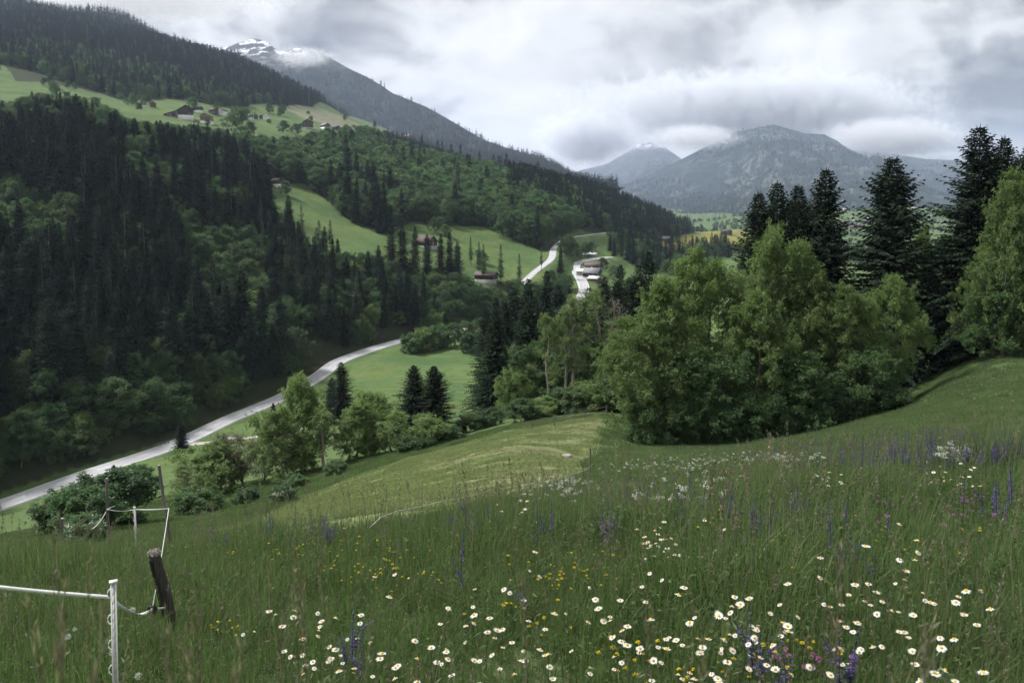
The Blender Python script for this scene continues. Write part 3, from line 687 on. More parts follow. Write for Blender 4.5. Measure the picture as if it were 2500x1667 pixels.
def add_zone(px0, px1, D0, D1, spacing, fam, hts, zone, seed, test=None, keep=1.0):
    Q = zone_samples(px0, px1, D0, D1, spacing, seed); X, Y = Q.T; u = X/Y
    m = clear(X, Y) & ~is_meadow(X, Y) & (Y > road_side_D(u)+9)
    if test is not None: m &= test(X, Y, u)
    r = np.random.default_rng(seed+1); m &= r.random(len(X)) < keep
    Q = Q[m]
    for x, y in Q:
        f = fam[r.choice(len(fam), p=[w for _, w in fam])][0]
        lo, hi = hts[f]; cand.append((x, y, f, r.uniform(lo, hi), zone))
patch = lambda X, Y, s, sd: fbm(X/s, Y/s, 3, sd)
HT = dict(s=(15, 31), b=(10, 16), l=(16, 22), h=(3.5, 7.5), p=(24, 30))
UL = u_of
# lower left wood above the road: spruces in stands, broadleaved thicket between
add_zone(-260, 720, 150, 500, 7.4, [('s', .88), ('p', .12)], HT, 'left wood', 10, lambda X, Y, u: (patch(X, Y, 48, 31) > -.22) & ~((Y > 425) & (u > UL(130)) & (patch(X, Y, 70, 77) > -.1)))
add_zone(-260, 720, 150, 520, 4.6, [('h', .70), ('b', .30)], dict(HT, b=(8, 14)), 'left thicket', 12, lambda X, Y, u: patch(X, Y, 48, 31) <= .04)
add_zone(-260, 560, 425, 640, 6.6, [('b', .86), ('s', .14)], HT, 'terrace edge', 14, lambda X, Y, u: (Y > 430+np.abs(u)*40))
add_zone(640, 1120, 290, 420, 7.0, [('s', .80), ('l', .08), ('p', .12)], dict(HT, s=(13, 22), p=(18, 24)), 'below barn', 16, lambda X, Y, u: (patch(X, Y, 40, 35) > -.25) & (u < UL(1085)))
add_zone(700, 1400, 300, 430, 4.6, [('h', .7), ('b', .3)], dict(HT, b=(7, 12)), 'roadside thicket', 18)
add_zone(540, 1420, 470, 930, 6.8, [('b', .94), ('s', .06)], dict(HT, b=(11, 17)), 'shoulder', 20)
add_zone(740, 960, 450, 560, 7, [('s', 1.0)], HT, 'shoulder', 22, lambda X, Y, u: patch(X, Y, 40, 39) > .18)
add_zone(1240, 1780, 640, 1120, 7.0, [('s', .84), ('b', .16)], dict(HT, s=(16, 24)), 'shoulder spruces', 24, lambda X, Y, u: Y > 640+900*np.maximum(0, u-UL(1400)))
add_zone(1400, 2600, 470, 1000, 9.0, [('s', .45), ('b', .55)], dict(HT, s=(13, 21), b=(8, 13)), 'valley floor', 26, lambda X, Y, u: (patch(X, Y, 90, 41) > -.02) & (Y < 820+400*np.maximum(0, u-.2)))
add_zone(1480, 2600, 330, 520, 8.0, [('s', .4), ('b', .6)], dict(HT, s=(13, 20), b=(8, 12)), 'valley floor', 27, lambda X, Y, u: (patch(X, Y, 60, 43) > -.1))
add_zone(-260, 760, 780, 1150, 8.0, [('s', .40), ('b', .42), ('l', .18)], dict(HT, s=(15, 23), b=(9, 14), l=(14, 20)), 'upper wood', 28)
add_zone(-300, 1340, 1150, 1700, 11.0, [('s', .86), ('l', .14)], dict(HT, s=(15, 23)), 'upper wood', 30)
add_zone(-300, 1340, 1700, 2450, 15.0, [('s', .90), ('l', .10)], dict(HT, s=(16, 24)), 'upper wood', 32)
add_zone(1300, 2600, 1150, 2900, 24.0, [('b', .7), ('s', .3)], dict(HT, b=(8, 13), s=(12, 18)), 'far valley', 34, lambda X, Y, u: patch(X, Y, 170, 45) > .18)
# far mountains: forest on the slopes
mtn_pts = []
for k, (V, rel) in enumerate(MTN):
    n = (12000, 3000, 0, 17000)[k]
    if not n: continue
    r = np.random.default_rng(60+k); ns, nx, _ = V.shape
    fi = r.random(n)**.8*(ns-2); fj = r.random(n)*(nx-2); i = fi.astype(int); j = fj.astype(int); a = (fi-i)[:, None]; b = (fj-j)[:, None]
    Q = V[i, j]*(1-a)*(1-b)+V[i+1, j]*a*(1-b)+V[i, j+1]*(1-a)*b+V[i+1, j+1]*a*b
    m = (fbm(Q[:, 0]/500, Q[:, 2]/250, 4, 71+k) > (-.25 if k != 3 else -.5))
    if k == 3: m &= Q[:, 2] < 640+fbm(Q[:, 0]/150, Q[:, 1]/150, 3, 5)*110
    big = 1.5 if k != 3 else 1.25
    for q in Q[m]: mtn_pts.append((q-np.array([0, 0, 1.0]), 'spruce_tiny', int(r.integers(3)), big*r.uniform(.7, 1.2), 1.5, float(r.uniform(0, 6.28))))
C = np.array([(q[0], q[1], q[3]) for q in cand]); Zc = H(C[:, 0], C[:, 1])
# crowns below the hamlet terrace stay low enough to leave the meadow in view
lx = [-300,0,100,200,260,330,420,520,560,600,650,740,800,920,940,1000,1060,1150,1300,1400,1500]; ly = [300,258,236,242,268,302,308,314,326,328,338,338,312,316,348,342,342,372,398,408,430]
pxg, pyg = proj(np.column_stack([C[:, 0], C[:, 1], Zc])); lim_h = (pyg-np.interp(pxg, lx, ly))/FPX*C[:, 1]
rj = np.random.default_rng(99); cut = C[:, 1] < 790; lim_h = lim_h*np.where(rj.random(len(C)) < .3, rj.uniform(.6, 1.0, len(C)), rj.uniform(.9, 1.15, len(C)))
squat = cut & (lim_h < C[:, 2]*.7)
for k in np.where(squat)[0]:
    if cand[k][2] in 'sp': cand[k] = cand[k][:2]+('b',)+cand[k][3:4]+({'left wood': 'terrace edge', 'below barn': 'roadside thicket', 'shoulder spruces': 'shoulder spruces'}.get(cand[k][4], cand[k][4]),)
C[:, 2] = np.where(cut, np.minimum(C[:, 2], lim_h), C[:, 2]); ok = (C[:, 2] > 3.0)
# trees on the inner side of the barn meadow leave it in view
cand = [q for q, o in zip(cand, ok) if o]; C = C[ok]; Zc = Zc[ok]
fam = np.array([q[2] for q in cand]); zone = np.array([q[4] for q in cand])
# which show, and how large: nearest first into a coarse depth mask
order = np.argsort(C[:, 1]); mask = np.full((1667//4+2, 2500//4+2), 1e9); shown = np.zeros(len(C))
DEPTH = np.array([[0.0]])
px_b, py_b = proj(np.column_stack([C[:, 0], C[:, 1], Zc])); px_t, py_t = proj(np.column_stack([C[:, 0], C[:, 1], Zc+C[:, 2]]))
# terrain in front hides too
cols = np.arange(0, 2504, 4); Ds = np.exp(np.linspace(math.log(6), math.log(2600), 260)); hor = {}
ucol = ray(cols, np.full(len(cols), 600.))[0]
tp_ = np.stack([proj(np.column_stack([ucol*d, np.full(len(cols), d), H(ucol*d, np.full(len(cols), d))]))[1] for d in Ds]); run = np.minimum.accumulate(tp_, axis=0)
WID = dict(s=.13, p=.10, b=.30, l=.11, h=.45)
for k in order:
    h = (py_b[k]-py_t[k]); w = h*WID[fam[k]]; 
    x0, x1 = int((px_b[k]-w)/4), int((px_b[k]+w)/4)+1; y0, y1 = int(py_t[k]/4), int(py_b[k]/4)+1
    if x1 < 0 or x0 >= 625 or y1 < 0 or y0 >= 416 or x1-x0 > 300: continue
    x0 = max(x0, 0); x1 = min(x1, 625); y0 = max(y0, 0); y1 = min(y1, 416)
    if x0 >= x1 or y0 >= y1: continue
    kk = max(0, np.searchsorted(Ds, C[k, 1])-2); lim = run[kk, x0:x1]/4
    sub = mask[y0:y1, x0:x1]; yy = np.arange(y0, y1)[:, None]
    tri = (np.abs(np.arange(x0, x1)[None]-px_b[k]/4) <= (w/4)*(np.clip((yy-y0)/(y1-y0+1e-6), .15, 1) if fam[k] in 'splp' else 1)+.5)
    vis = (sub > C[k, 1]) & (yy < lim[None]) & tri; shown[k] = vis.sum(); sub[vis] = C[k, 1]
ROLE = dict(s='spruce', p='spruce_bare', l='larch', b='broad', h='shrub')
FARR = dict(s='spruce_far', p='spruce_far', l='larch_far', b='broad_far', h='broad_far')
LIMIT = dict(sp=285, l=120, b=270, h=280)
LAB = {('s', 'left wood'): 'dark spruce in the wood on the left slope', ('p', 'left wood'): 'spruce with a bare pale lower trunk in the left wood', ('h', 'left thicket'): 'leafy shrub in the thicket on the left slope',
 ('b', 'left thicket'): 'green broadleaf tree in the thicket on the left slope', ('b', 'terrace edge'): 'round broadleaf tree below the hamlet meadow', ('s', 'terrace edge'): 'spruce among broadleaf trees below the hamlet meadow',
 ('s', 'below barn'): 'dark spruce between road bend and barn meadow', ('p', 'below barn'): 'spruce with a long bare trunk below the barn meadow', ('l', 'below barn'): 'thin light green larch below the barn meadow',
 ('h', 'roadside thicket'): 'green shrub in the thicket above the road bend', ('b', 'roadside thicket'): 'small broadleaf tree in the thicket above the road bend', ('b', 'shoulder'): 'round broadleaf tree on the hill above the barn meadow', ('s', 'shoulder'): 'dark spruce on the hill above the barn meadow',
 ('s', 'shoulder spruces'): 'spruce on the dark spur above the valley floor', ('b', 'shoulder spruces'): 'broadleaf tree on the dark spur above the valley floor', ('s', 'valley floor'): 'spruce in the groves beyond the valley farm', ('b', 'valley floor'): 'broadleaf tree in the groves beyond the valley farm',
 ('s', 'upper wood'): 'spruce in the mountain forest above the hamlet', ('b', 'upper wood'): 'light broadleaf tree below the mountain forest', ('l', 'upper wood'): 'pale larch in the mountain forest above the hamlet', ('b', 'far valley'): 'distant broadleaf tree on the far valley terraces', ('s', 'far valley'): 'distant spruce on the far valley terraces'}
def part_of(k):
    """where in its wood a tree stands, in words"""
    z = zone[k]; sel = ZR[z]; a = np.clip((px_b[k]-sel[0])/(sel[1]-sel[0]+1e-6), 0, .999); b = np.clip((py_t[k]-sel[2])/(sel[3]-sel[2]+1e-6), 0, .999)
    return ('upper', 'middle', 'lower')[int(b*3)]+' '+('far left', 'left', 'centre', 'right', 'far right')[int(a*5)]

rank = np.argsort(-shown); taken = {k: 0 for k in LIMIT}; chosen = np.zeros(len(C), bool)
for k in rank:
    if shown[k] < 4: break
    g = 'sp' if fam[k] in 'sp' else fam[k]
    if C[k, 1] < 950 and taken[g] < LIMIT[g]: chosen[k] = True; taken[g] += 1
mass = {'s': [], 'b': [], 'h': [], 'l': []}
ZR = {}
for z in set(zone[chosen]):
    m = chosen & (zone == z); ZR[z] = (max(0, px_b[m].min()), min(2500, px_b[m].max()), py_t[m].min(), py_t[m].max())
for k in range(len(C)):
    f = fam[k]; P = np.array([C[k, 0], C[k, 1], Zc[k]-.15])
    if chosen[k]:
        lab = ('tall ' if C[k, 2] > HT[f][0]*.55+HT[f][1]*.45 else 'short ')+LAB[(f, zone[k])].replace('tall ', '')+', '+part_of(k)+' part'; plant_tree(ROLE[f], P, C[k, 2], lab, {'s': 'spruces', 'p': 'spruces', 'l': 'larches', 'b': 'broadleaf trees', 'h': 'shrubs'}[f]+', '+{'left wood': 'left slope wood', 'left thicket': 'left slope thicket', 'terrace edge': 'edge of the hamlet terrace', 'below barn': 'below the barn meadow', 'shoulder': 'hill above the barn meadow', 'shoulder spruces': 'wooded spur'}.get(zone[k], zone[k]), wide=float(rng.uniform(.75, 1.4)))
    elif C[k, 1] < 330 or shown[k] > 0 or rng.random() < .35:
        D = C[k, 1]; kd = ROLE[f] if D < 560 else (FARR[f] if D < 1700 or f in 'bh' else 'spruce_tiny')
        if kd == 'spruce_tiny' and f == 'l': kd = 'larch_far'
        v = int(rng.integers(len(T[kd]))); s = C[k, 2]/NOM[kd]; w = float(rng.uniform(.75, 1.4))*(1.25 if D > 1150 and f in 'slp' else 1.0)
        mass['s' if f in 'sp' else f].append((P, kd, v, s, w, float(rng.uniform(0, 6.28))))
print('trees', len(C), 'chosen', taken, {k: len(v) for k, v in mass.items()}, 'mountain', len(mtn_pts))
scatter('spruce_forest', 'dark spruce forest covering the slopes of the valley and the ridge', 'forest', ['spruce', 'spruce_bare', 'spruce_far', 'spruce_tiny'], mass['s'])
scatter('broadleaf_woodland', 'green broadleaf woodland between the spruces and meadows on the slopes', 'woodland', ['broad', 'broad_far'], mass['b'])
scatter('undergrowth', 'green thicket of undergrowth between the spruces on the left slope', 'thicket', ['shrub', 'broad_far'], mass['h'])
scatter('larch_stand', 'pale larches scattered through the mountain forest', 'larches', ['larch', 'larch_far'], mass['l'])
scatter('mountain_forest', 'far forest on the hazy mountain slopes', 'forest', ['spruce_tiny'], mtn_pts)

# ------------------------------------------------------------------ trees of the near slope, one by one
def near(kd, px, top, D, label, wide=1.0, group=None, v=None, lean=0.0):
    g = gpos(px, D, (top+1000)/2); zt = float(at(px, top, D)[2]); Ht = max(1.5, zt-g[2])
    zt += .04*(zt-g[2]); Ht = max(1.5, zt-g[2])
    if Ht < 12.5 and kd in ('ash', 'ash_deep'): kd = {'ash': 'ash_small', 'ash_deep': 'deep_small'}[kd]
    wide *= np.clip((NOM[kd]/Ht)**.5, .85, 1.5) if kd not in ('spruce_near', 'spruce') else np.clip((NOM[kd]/Ht)**.35, .9, 1.4)
    return plant_tree(kd, g-np.array([0, 0, .12]), Ht, label, group, wide, v, None, lean)
# right-hand clump
near('spruce_near', 1849, 488, 104, 'slim dark spruce, leftmost of the row rising behind the right clump', 1.16, v=1)
near('spruce_near', 1893, 462, 106, 'dark spruce, left of a close pair behind the pale-trunked tree', 1.04, v=0)
near('spruce_near', 1938, 470, 110, 'dark spruce, right of a close pair behind the pale-trunked tree', 1.04, v=2)
near('spruce_near', 2012, 430, 104, 'broad dark spruce between the close pair and the tallest cone-shaped one', 1.16, v=0)
near('spruce_near', 2186, 402, 100, 'wide cone-shaped dark spruce standing alone against the hazy mountain', 1.37, v=2)
near('spruce_near', 2386, 326, 96, 'tallest dark spruce with stepped branches near the right edge', 1.28, v=0)
near('spruce_near', 2436, 352, 101, 'dark spruce just right of the tallest one', 1.16, v=1)
near('spruce_near', 2490, 368, 98, 'dark spruce at the right edge of the picture', 1.16, v=2)
near('spruce_near', 2580, 350, 100, 'dark spruce outside the right edge', 1.22, v=0)
near('ash', 1632, 690, 80, 'light green ash at the left front of the right-hand clump', 0.84, v=0)
near('ash', 1590, 770, 78, 'low light green ash at the far left corner of the right-hand clump', 0.97, v=2)
near('ash', 1685, 622, 84, 'tall bright ash with a peaked crown, left part of the right-hand clump', 0.80, v=1)
near('ash', 1755, 650, 86, 'bright leafy ash behind the peaked one in the right-hand clump', 0.84, v=0)
near('ash_thin', 1800, 640, 90, 'thin half-leafed tree in front of the leftmost spruce of the row', 1.20, v=0)
near('ash', 1888, 566, 86, 'tall ash with a long pale trunk in the middle of the right-hand clump', 0.76, v=2)
near('ash_thin', 1900, 590, 85, 'half-leafed ash with visible grey limbs beside the tall pale-trunked ash', 1.35, v=1)
near('ash', 1960, 640, 84, 'light green ash right of the pale-trunked tree', 0.84, v=0)
near('ash', 1830, 720, 80, 'deep green tree low in the middle of the right-hand clump', 0.92, v=0)
near('ash', 2050, 705, 81, 'deep green bushy tree below the wide cone-shaped spruce', 0.92, v=1)
near('ash', 2110, 740, 83, 'green ash below the wide cone-shaped spruce', 0.80, v=1)
near('ash', 2165, 682, 84, 'feathery grey-green ash right of the wide cone-shaped spruce', 0.80, v=0)
near('ash_deep', 1720, 860, 77, 'dark low tree at the foot of the right-hand clump, left part', 1.07, v=1)
near('ash_deep', 1950, 870, 77, 'dark bushy tree at the foot of the right-hand clump, middle', 1.12, v=0)
near('ash_deep', 2110, 850, 78, 'dark bushy tree at the foot of the right-hand clump, right part', 1.12, v=1)
near('ash_thin', 2330, 560, 100, 'tall half-leafed tree in the shade left of the tallest spruce', 1.40, v=0)
near('ash_deep', 2310, 600, 101, 'deep green tree between the feathery ash and the tallest spruce', 0.86, v=1)
near('ash', 2458, 432, 87, 'large yellow-green ash in front of the spruces at the right edge', 0.71, v=1)
near('ash', 2520, 420, 86, 'yellow-green ash cut by the right edge', 0.71, v=0)
near('ash', 2395, 600, 91, 'yellow-green ash at the foot of the tallest spruce', 0.76, v=2)
near('ash_deep', 2425, 690, 88, 'deep green tree under the yellow-green ash at the right edge', 1.03, v=0)
near('ash_deep', 2500, 640, 88, 'deep green tree at the right edge above the white-flowered meadow', 1.03, v=1)
near('ash', 2260, 560, 112, 'bright birch-like tree seen between two tall spruces', 0.50, v=1)
for k, (px, top, D, w) in enumerate(((1585,975,77,.9),(1630,985,76,.9),(1680,995,76,1.1),(1760,985,76,1.1),(1840,965,76,1.0),(1900,985,76,1.1),(1980,960,77,1.1),(2060,955,77,1.1),(2150,940,78,1.1),(2190,950,78,.9),(2310,790,101,1.0),(2360,785,100,1.1),(2420,770,94,1.1),(2490,760,94,1.1))):
    near('shrub', px, top, D, ('low leafy shrub at the foot of the right-hand clump, number %s from its left end' % ('one two three four five six seven eight nine ten'.split()[k]) if k < 10 else 'dark shrub below the tall spruces, %s from the right edge' % ('fourth', 'third', 'second', 'first')[k-10]), w, 'shrubs at the foot of the right-hand trees', v=k % 2)
# wood in the middle
near('spruce', 1560, 655, 150, 'dark spruce behind the left end of the right-hand clump', 1.1, v=2)
near('spruce', 1500, 700, 165, 'dark spruce left of the right-hand clump, seen behind leafless twigs', 1.1, v=0)
near('spruce', 1335, 670, 185, 'spruce standing in front of the village road', 1.0, v=3)
near('spruce', 1312, 735, 160, 'ragged dark spruce in the middle wood', 1.0, v=2)
near('spruce_near', 1232, 745, 148, 'ragged spruce at the left end of the middle wood beside the valley meadow', .8, v=1)
near('spruce', 1275, 775, 150, 'dark spruce right beside the ragged one at the valley meadow', 1.2, v=0)
near('spruce', 1420, 780, 150, 'dark spruce behind the yellowish thin trees', 1.1, v=3)
near('spruce', 1465, 760, 140, 'dark spruce between yellowish thin trees and the right-hand clump', 1.2, v=0)
near('spruce', 1380, 800, 155, 'dark spruce in the middle wood behind the bare fence corner', 1.2, v=1)
for k, (px, top, D, w) in enumerate(((1190,800,165,1.2),(1215,770,172,1.1),(1255,745,170,1.2),(1290,725,176,1.2),(1330,745,168,1.3),(1360,735,178,1.2),(1395,770,165,1.2),(1440,745,170,1.3),(1475,720,160,1.2),(1510,690,172,1.2),(1535,720,150,1.2),(1585,660,160,1.2))):
    near('spruce', px, top-35, D, 'dark spruce at the back of the middle wood, %s from its left end' % ('first second third fourth fifth sixth seventh eighth ninth tenth eleventh twelfth'.split()[k]), w, 'spruces at the back of the middle wood', v=k % 5)
for k, (px, top, D, kd) in enumerate(((1215,860,140,'ash_deep'),(1300,840,128,'ash_deep'),(1375,850,126,'ash_deep'),(1460,840,120,'ash_deep'),(1510,820,112,'ash'),(1250,900,125,'ash'))):
    near(kd, px, top, D, 'leafy tree in the front of the middle wood, %s from its left end' % ('first third fourth fifth sixth second'.split()[k]), 1.0, 'leafy trees in front of the middle wood', v=k % 2)
near('spruce_near', 1205, 765, 132, 'broad dark spruce, foremost at the left end of the middle wood', 1.0, v=1)
near('spruce_near', 1288, 742, 134, 'broad dark spruce in the front row of the middle wood, right of the foremost', 1.0, v=2)
near('spruce_near', 1505, 695, 126, 'broad dark spruce in the front row beside the right-hand clump', .9, v=0)
near('ash_thin', 1378, 738, 117, 'thin yellowish tree between the straight pale trunk and the tall ones', 1.0, v=0)
near('ash_thin', 1345, 758, 118, 'thin yellowish tree with a straight pale trunk in the middle wood', 1.0, v=1)
near('ash_thin', 1412, 712, 118, 'tall thin yellowish tree near the village road, leaves low on the stem', 1.15, v=0)
near('ash_thin', 1446, 700, 120, 'tall thin yellowish tree, rightmost of three in the middle wood', 1.15, v=1)
near('bare', 1395, 735, 124, 'leafless pale tree left among the yellowish thin trees', .9, v=0)
near('bare', 1490, 715, 122, 'leafless tree with pale twigs beside the right-hand clump', 1.1, v=0)
near('bare', 1515, 735, 118, 'leafless tree touching the right-hand clump', 1.0, v=1)
near('shrub', 1272, 978, 100, 'round dark green bush by the wooden rail fence', 1.15, v=1)
for k, (px, top, D) in enumerate(((1200,1000,110),(1150,1010,112),(1325,975,104),(1365,960,106),(1405,950,104),(1450,940,104),(1495,930,104))):
    near('shrub', px, top, D, ('green bush beside the valley meadow, second from the round one', 'green bush beside the valley meadow, third from the round one', 'small bush right of the round bush behind the rail fence', 'bush behind the middle of the rail fence', 'bush behind the right half of the rail fence', 'bush behind the upper end of the rail fence', 'dark bush between rail fence and right-hand clump')[k], 1.2, 'bushes behind the rail fence', v=k % 3)
for k, (px, base, Hm) in enumerate(((1005,862,7),(1035,856,8),(1065,850,8),(1100,846,9),(1135,842,9),(1170,842,10),(1205,846,11),(1240,852,11),(1150,862,7),(1190,872,7),(1275,845,12),(1310,838,12))):
    q = hit(px, base); plant_tree('shrub' if Hm < 9 else 'deep_small', q-np.array([0, 0, .2]), Hm, 'grey-green bush beside the road above the valley meadow, %s from the left' % ('first second third fourth sixth seventh ninth tenth fifth eighth eleventh twelfth'.split()[k]), 'bushes beside the road above the valley meadow', 1.15)
# band below the mown meadow
near('spruce_near', 1012, 896, 112, 'left of two dark spruces joined at the foot below the valley meadow', 1.12, v=0)
near('spruce_near', 1060, 898, 110, 'right of two dark spruces joined at the foot below the valley meadow', 1.15, v=2)
near('shrub', 1045, 1022, 92, 'bright round bush in front of the two joined spruces', .95, v=2)
near('spruce', 836, 888, 176, 'dark spruce on the near side of the road bend', 1.25, v=2)
near('spruce', 808, 925, 180, 'smaller dark spruce touching the one at the road bend', 1.25, v=0)
near('ash', 742, 925, 94, 'bright yellow-green ash below the road, tallest of the middle band', .95, v=0)
near('ash_thin', 790, 1000, 90, 'half-leafed ash with a thick grey trunk right of the bright ash', 1.3, v=0)
near('ash', 695, 1010, 90, 'green tree left of the bright ash', 1.0, v=1)
near('ash', 910, 965, 98, 'light green feathery tree before the valley meadow', .95, v=2)
near('ash', 865, 990, 94, 'green tree left of the feathery one', 1.0, v=0)
near('ash', 955, 1005, 95, 'green tree between the feathery one and the joined spruces', .95, v=1)
near('twiggy', 640, 1042, 92, 'brownish budding tree in the middle band, left of the bright ash', 1.2, v=0)
near('twiggy', 590, 1058, 92, 'brownish budding tree in the middle band, farther left', 1.2, v=0)
near('ash', 540, 1078, 90, 'grey-green tree at the left end of the middle band', 1.1, v=0)
near('ash', 490, 1095, 88, 'grey-green tree beside the long leaning pole', 1.1, v=1)
near('ash_thin', 432, 1135, 78, 'sparse tree with pale young leaves behind the leaning pole', 1.6, v=1)
near('spruce', 440, 1035, 182, 'dark spruce standing beside the road where the track leaves it', 1.35, v=0)
near('spruce', 276, 1135, 140, 'small dark spruce in front of the road at the left', 1.5, v=2)
near('spruce', 630, 1030, 188, 'young spruce in the grass strip below the road', 1.4, v=0)
near('spruce', 668, 985, 190, 'slender spruce beside the bright ash below the road', 1.2, v=1)
near('spruce', 546, 1058, 170, 'tiny spruce beside the gravel track', 1.5, v=2)
near('shrub', 335, 1140, 110, 'green bush between small spruce and leaning pole', 1.1, v=1)
near('shrub', 150, 1218, 62, 'broad bush at the left below the road', 1.15, v=0)
near('shrub', 265, 1160, 64, 'broad bush behind the white fence posts', 1.25, v=1)
near('shrub', 205, 1200, 58, 'low bush between the two broad bushes on the left', 1.1, v=1)
for k, (px, top, D) in enumerate(((480,1200,70),(600,1192,74),(715,1165,78),(820,1125,82),(1000,1068,88),(1095,1038,92))):
    near('shrub', px, top, D, 'low bush along the lower edge of the mown meadow, %s from the left' % ('first second third fourth fifth sixth seventh eighth ninth tenth eleventh'.split()[k]), 1.25, 'bushes along the mown meadow', v=k % 2)
def blossom(px, top, D, label, n=260):
    o = near('shrub', px, top, D, label, 1.0, v=1); s = 6.0; r = np.random.default_rng(int(px))
    a = r.random(n)*6.28; z = r.uniform(.45, .95, n)*s; R = 2.4*np.sqrt(np.clip(1-(z/s-.45)**2*2, .1, 1))*r.uniform(.75, 1.05, n)
    P = np.column_stack([np.cos(a)*R, np.sin(a)*R, z]); m = fbm(P[:, 0]*.9, P[:, 1]*.9+P[:, 2], 2, 3) > 0; P = np.repeat(P[m], 6, axis=0)+r.normal(size=(m.sum()*6, 3))*.12
    mb = MB(); V, F = leaves(P, r.normal(size=P.shape), .16, .12); mb.add(V, F); mb.obj('blossom', L_WHT, o)
blossom(690, 1205, 66, 'white-blossoming bush at the lower edge of the mown meadow')
blossom(195, 1262, 40, 'white-blossoming bush on the left behind the fence tape')
# conspicuous trees on the far slope
def far_tree(kd, px, base, Hm, label, wide=1.0, v=None):
    q = hit(px, base); return plant_tree(kd, q-np.array([0, 0, .2]), Hm, label, None, wide, v)
for px, base, Hm, lab in ((955,665,26,'tall spruce, left of three before the brown barn'),(985,672,27,'tall spruce, middle of three before the brown barn'),(1012,668,26,'tall spruce, right of three before the brown barn'),(1043,668,23,'spruce just below the brown barn'),(1075,672,24,'spruce right of the brown barn, left of its pair'),(1098,676,26,'spruce right of the brown barn, right of its pair'),(1118,678,22,'spruce at the right end of the row below the barn'),(1368,655,17,'dark spruce beside the pale side road')):
    far_tree('spruce', px, base+18, Hm, lab, 1.05)
for px, base, Hm, lab in ((1180,682,20,'thin larch before the low barn, left of its stone base'),(1170,668,19,'thin larch behind the low barn'),(1222,690,22,'larch with a long pale stem right of the low barn'),(1268,694,18,'thin larch left of the pale side road'),(1150,640,16,'thin larch on the barn meadow'),(735,590,20,'lone thin larch on the barn meadow, with bare stem'),(1322,655,14,'larch beside the dark spruce at the side road')):
    far_tree('larch', px, base+8, Hm, lab, 1.0)
for px, base, Hm, lab, w in ((695,474,9,'round tree beside the little hut on the meadow',1.3),(572,325,22,'large round tree standing in the hamlet meadow',1.3),(610,330,12,'round tree right of the large one in the hamlet meadow',1.2),(690,322,12,'dark broad tree left of the big chalet',1.6),(720,325,11,'dark broad tree close to the big chalet',1.5),(848,350,20,'dark tree, left of the grove between chalet and church',1.1),(880,352,20,'dark tree in the middle of the grove between chalet and church',1.1),(905,350,18,'dark tree, right of the grove between chalet and church',1.1),(505,306,7,'small round bush before the tan wooden house',1.0),(470,268,13,'round tree behind the dark hamlet house',1.2),(358,250,9,'dark tree growing over the twin sheds',1.5),(945,372,14,'slim tree on the little meadow strip',.8),
                               (1060,565,10,'bush tongue reaching into the barn meadow, upper one',1.2),(1090,575,8,'bush tongue reaching into the barn meadow, lower one',1.3),(1180,640,8,'bush on the barn meadow above the low barn',1.2),(1385,620,13,'leafy tree between the two roads, left one',1.2),(1400,630,14,'leafy tree between the two roads, middle one',1.2),(1425,630,12,'leafy tree between the two roads, right one',1.2),(1470,655,8,'bush behind the valley farm',1.3),(1345,700,10,'leafy tree before the side road',1.0),(1380,705,9,'leafy tree between side road and main road',1.2),(1500,680,9,'bush right of the valley farm',1.3),(1470,735,9,'bush below the valley farm beside the road',1.5)):
    far_tree('broad', px, base+4, Hm, lab, w)

HB = np.random.default_rng(77)
for k, px in enumerate(np.sort(HB.uniform(30, 860, 26))):
    py = np.interp(px, [0, 200, 420, 600, 760, 900], [205, 228, 252, 272, 285, 318])+HB.uniform(-10, 26); q = hit(px, py)
    if np.min((HS[:, 0]-q[0])**2+((HS[:, 1]-q[1])*.5)**2-HS[:, 2]**2) < 0: continue
    kd = 'broad' if HB.random() < .7 else 'shrub'
    plant_tree(kd, q-np.array([0, 0, .2]), HB.uniform(7, 13) if kd == 'broad' else HB.uniform(4, 6), '%s on the hamlet meadow, number %d from the left' % ('small round tree' if kd == 'broad' else 'low bush', k+1), 'trees scattered on the hamlet meadow', float(HB.uniform(.9, 1.3)))

# ------------------------------------------------------------------ buildings
def boards(name, col, var=.35):
    """weathered wall boards: tone changes from board to board, grain runs upright"""
    m, t, out = mat(name); co = t.new('ShaderNodeTexCoord').outputs['Object']
    n = t.noise(t.vmath('MULTIPLY', co, (4.5, 4.5, .25)), 1.0, 4, .6); n2 = t.noise(co, .5, 4, .6)
    cc = t.mix(t.ramp(n, .3, .7), tuple(v*(1-var) for v in col), tuple(v*(1+var) for v in col)); cc = t.mix(t.math('MULTIPLY', t.ramp(n2, .5, .75), .4), cc, (.11, .10, .09))
    p = t.new('ShaderNodeBsdfPrincipled', i_Base_Color=cc, i_Roughness=.85); t.link(p.outputs[0], out.inputs[0]); return m
WD_DARK = boards('dark_timber', (.042, .031, .026)); WD_BROWN = boards('brown_timber', (.085, .055, .038)); WD_TAN = boards('tan_timber', (.30, .18, .095), .25); WD_GREY = boards('grey_timber', (.15, .135, .12))
ST_WHITE = simple('white_render', (.68, .67, .64), .9, .15, .8); ST_GREY = simple('grey_stone', (.27, .26, .245), .9, .4, 1.5, .4)
RF_DARK = simple('dark_roof', (.060, .058, .060), .8, .3, 1.2, .2); RF_RED = simple('faded_roof', (.115, .088, .080), .85, .3, 1.2, .2); RF_PALE = simple('pale_sheet_roof', (.60, .60, .61), .6, .12, .7); RF_GREY = simple('grey_roof', (.20, .195, .20), .8, .25, 1.0, .2)
GLASS = simple('window_glass', (.03, .035, .04), .15, .2, 2, spec=.6); FRAME = simple('window_frame', (.62, .60, .56), .7, .1, 3)
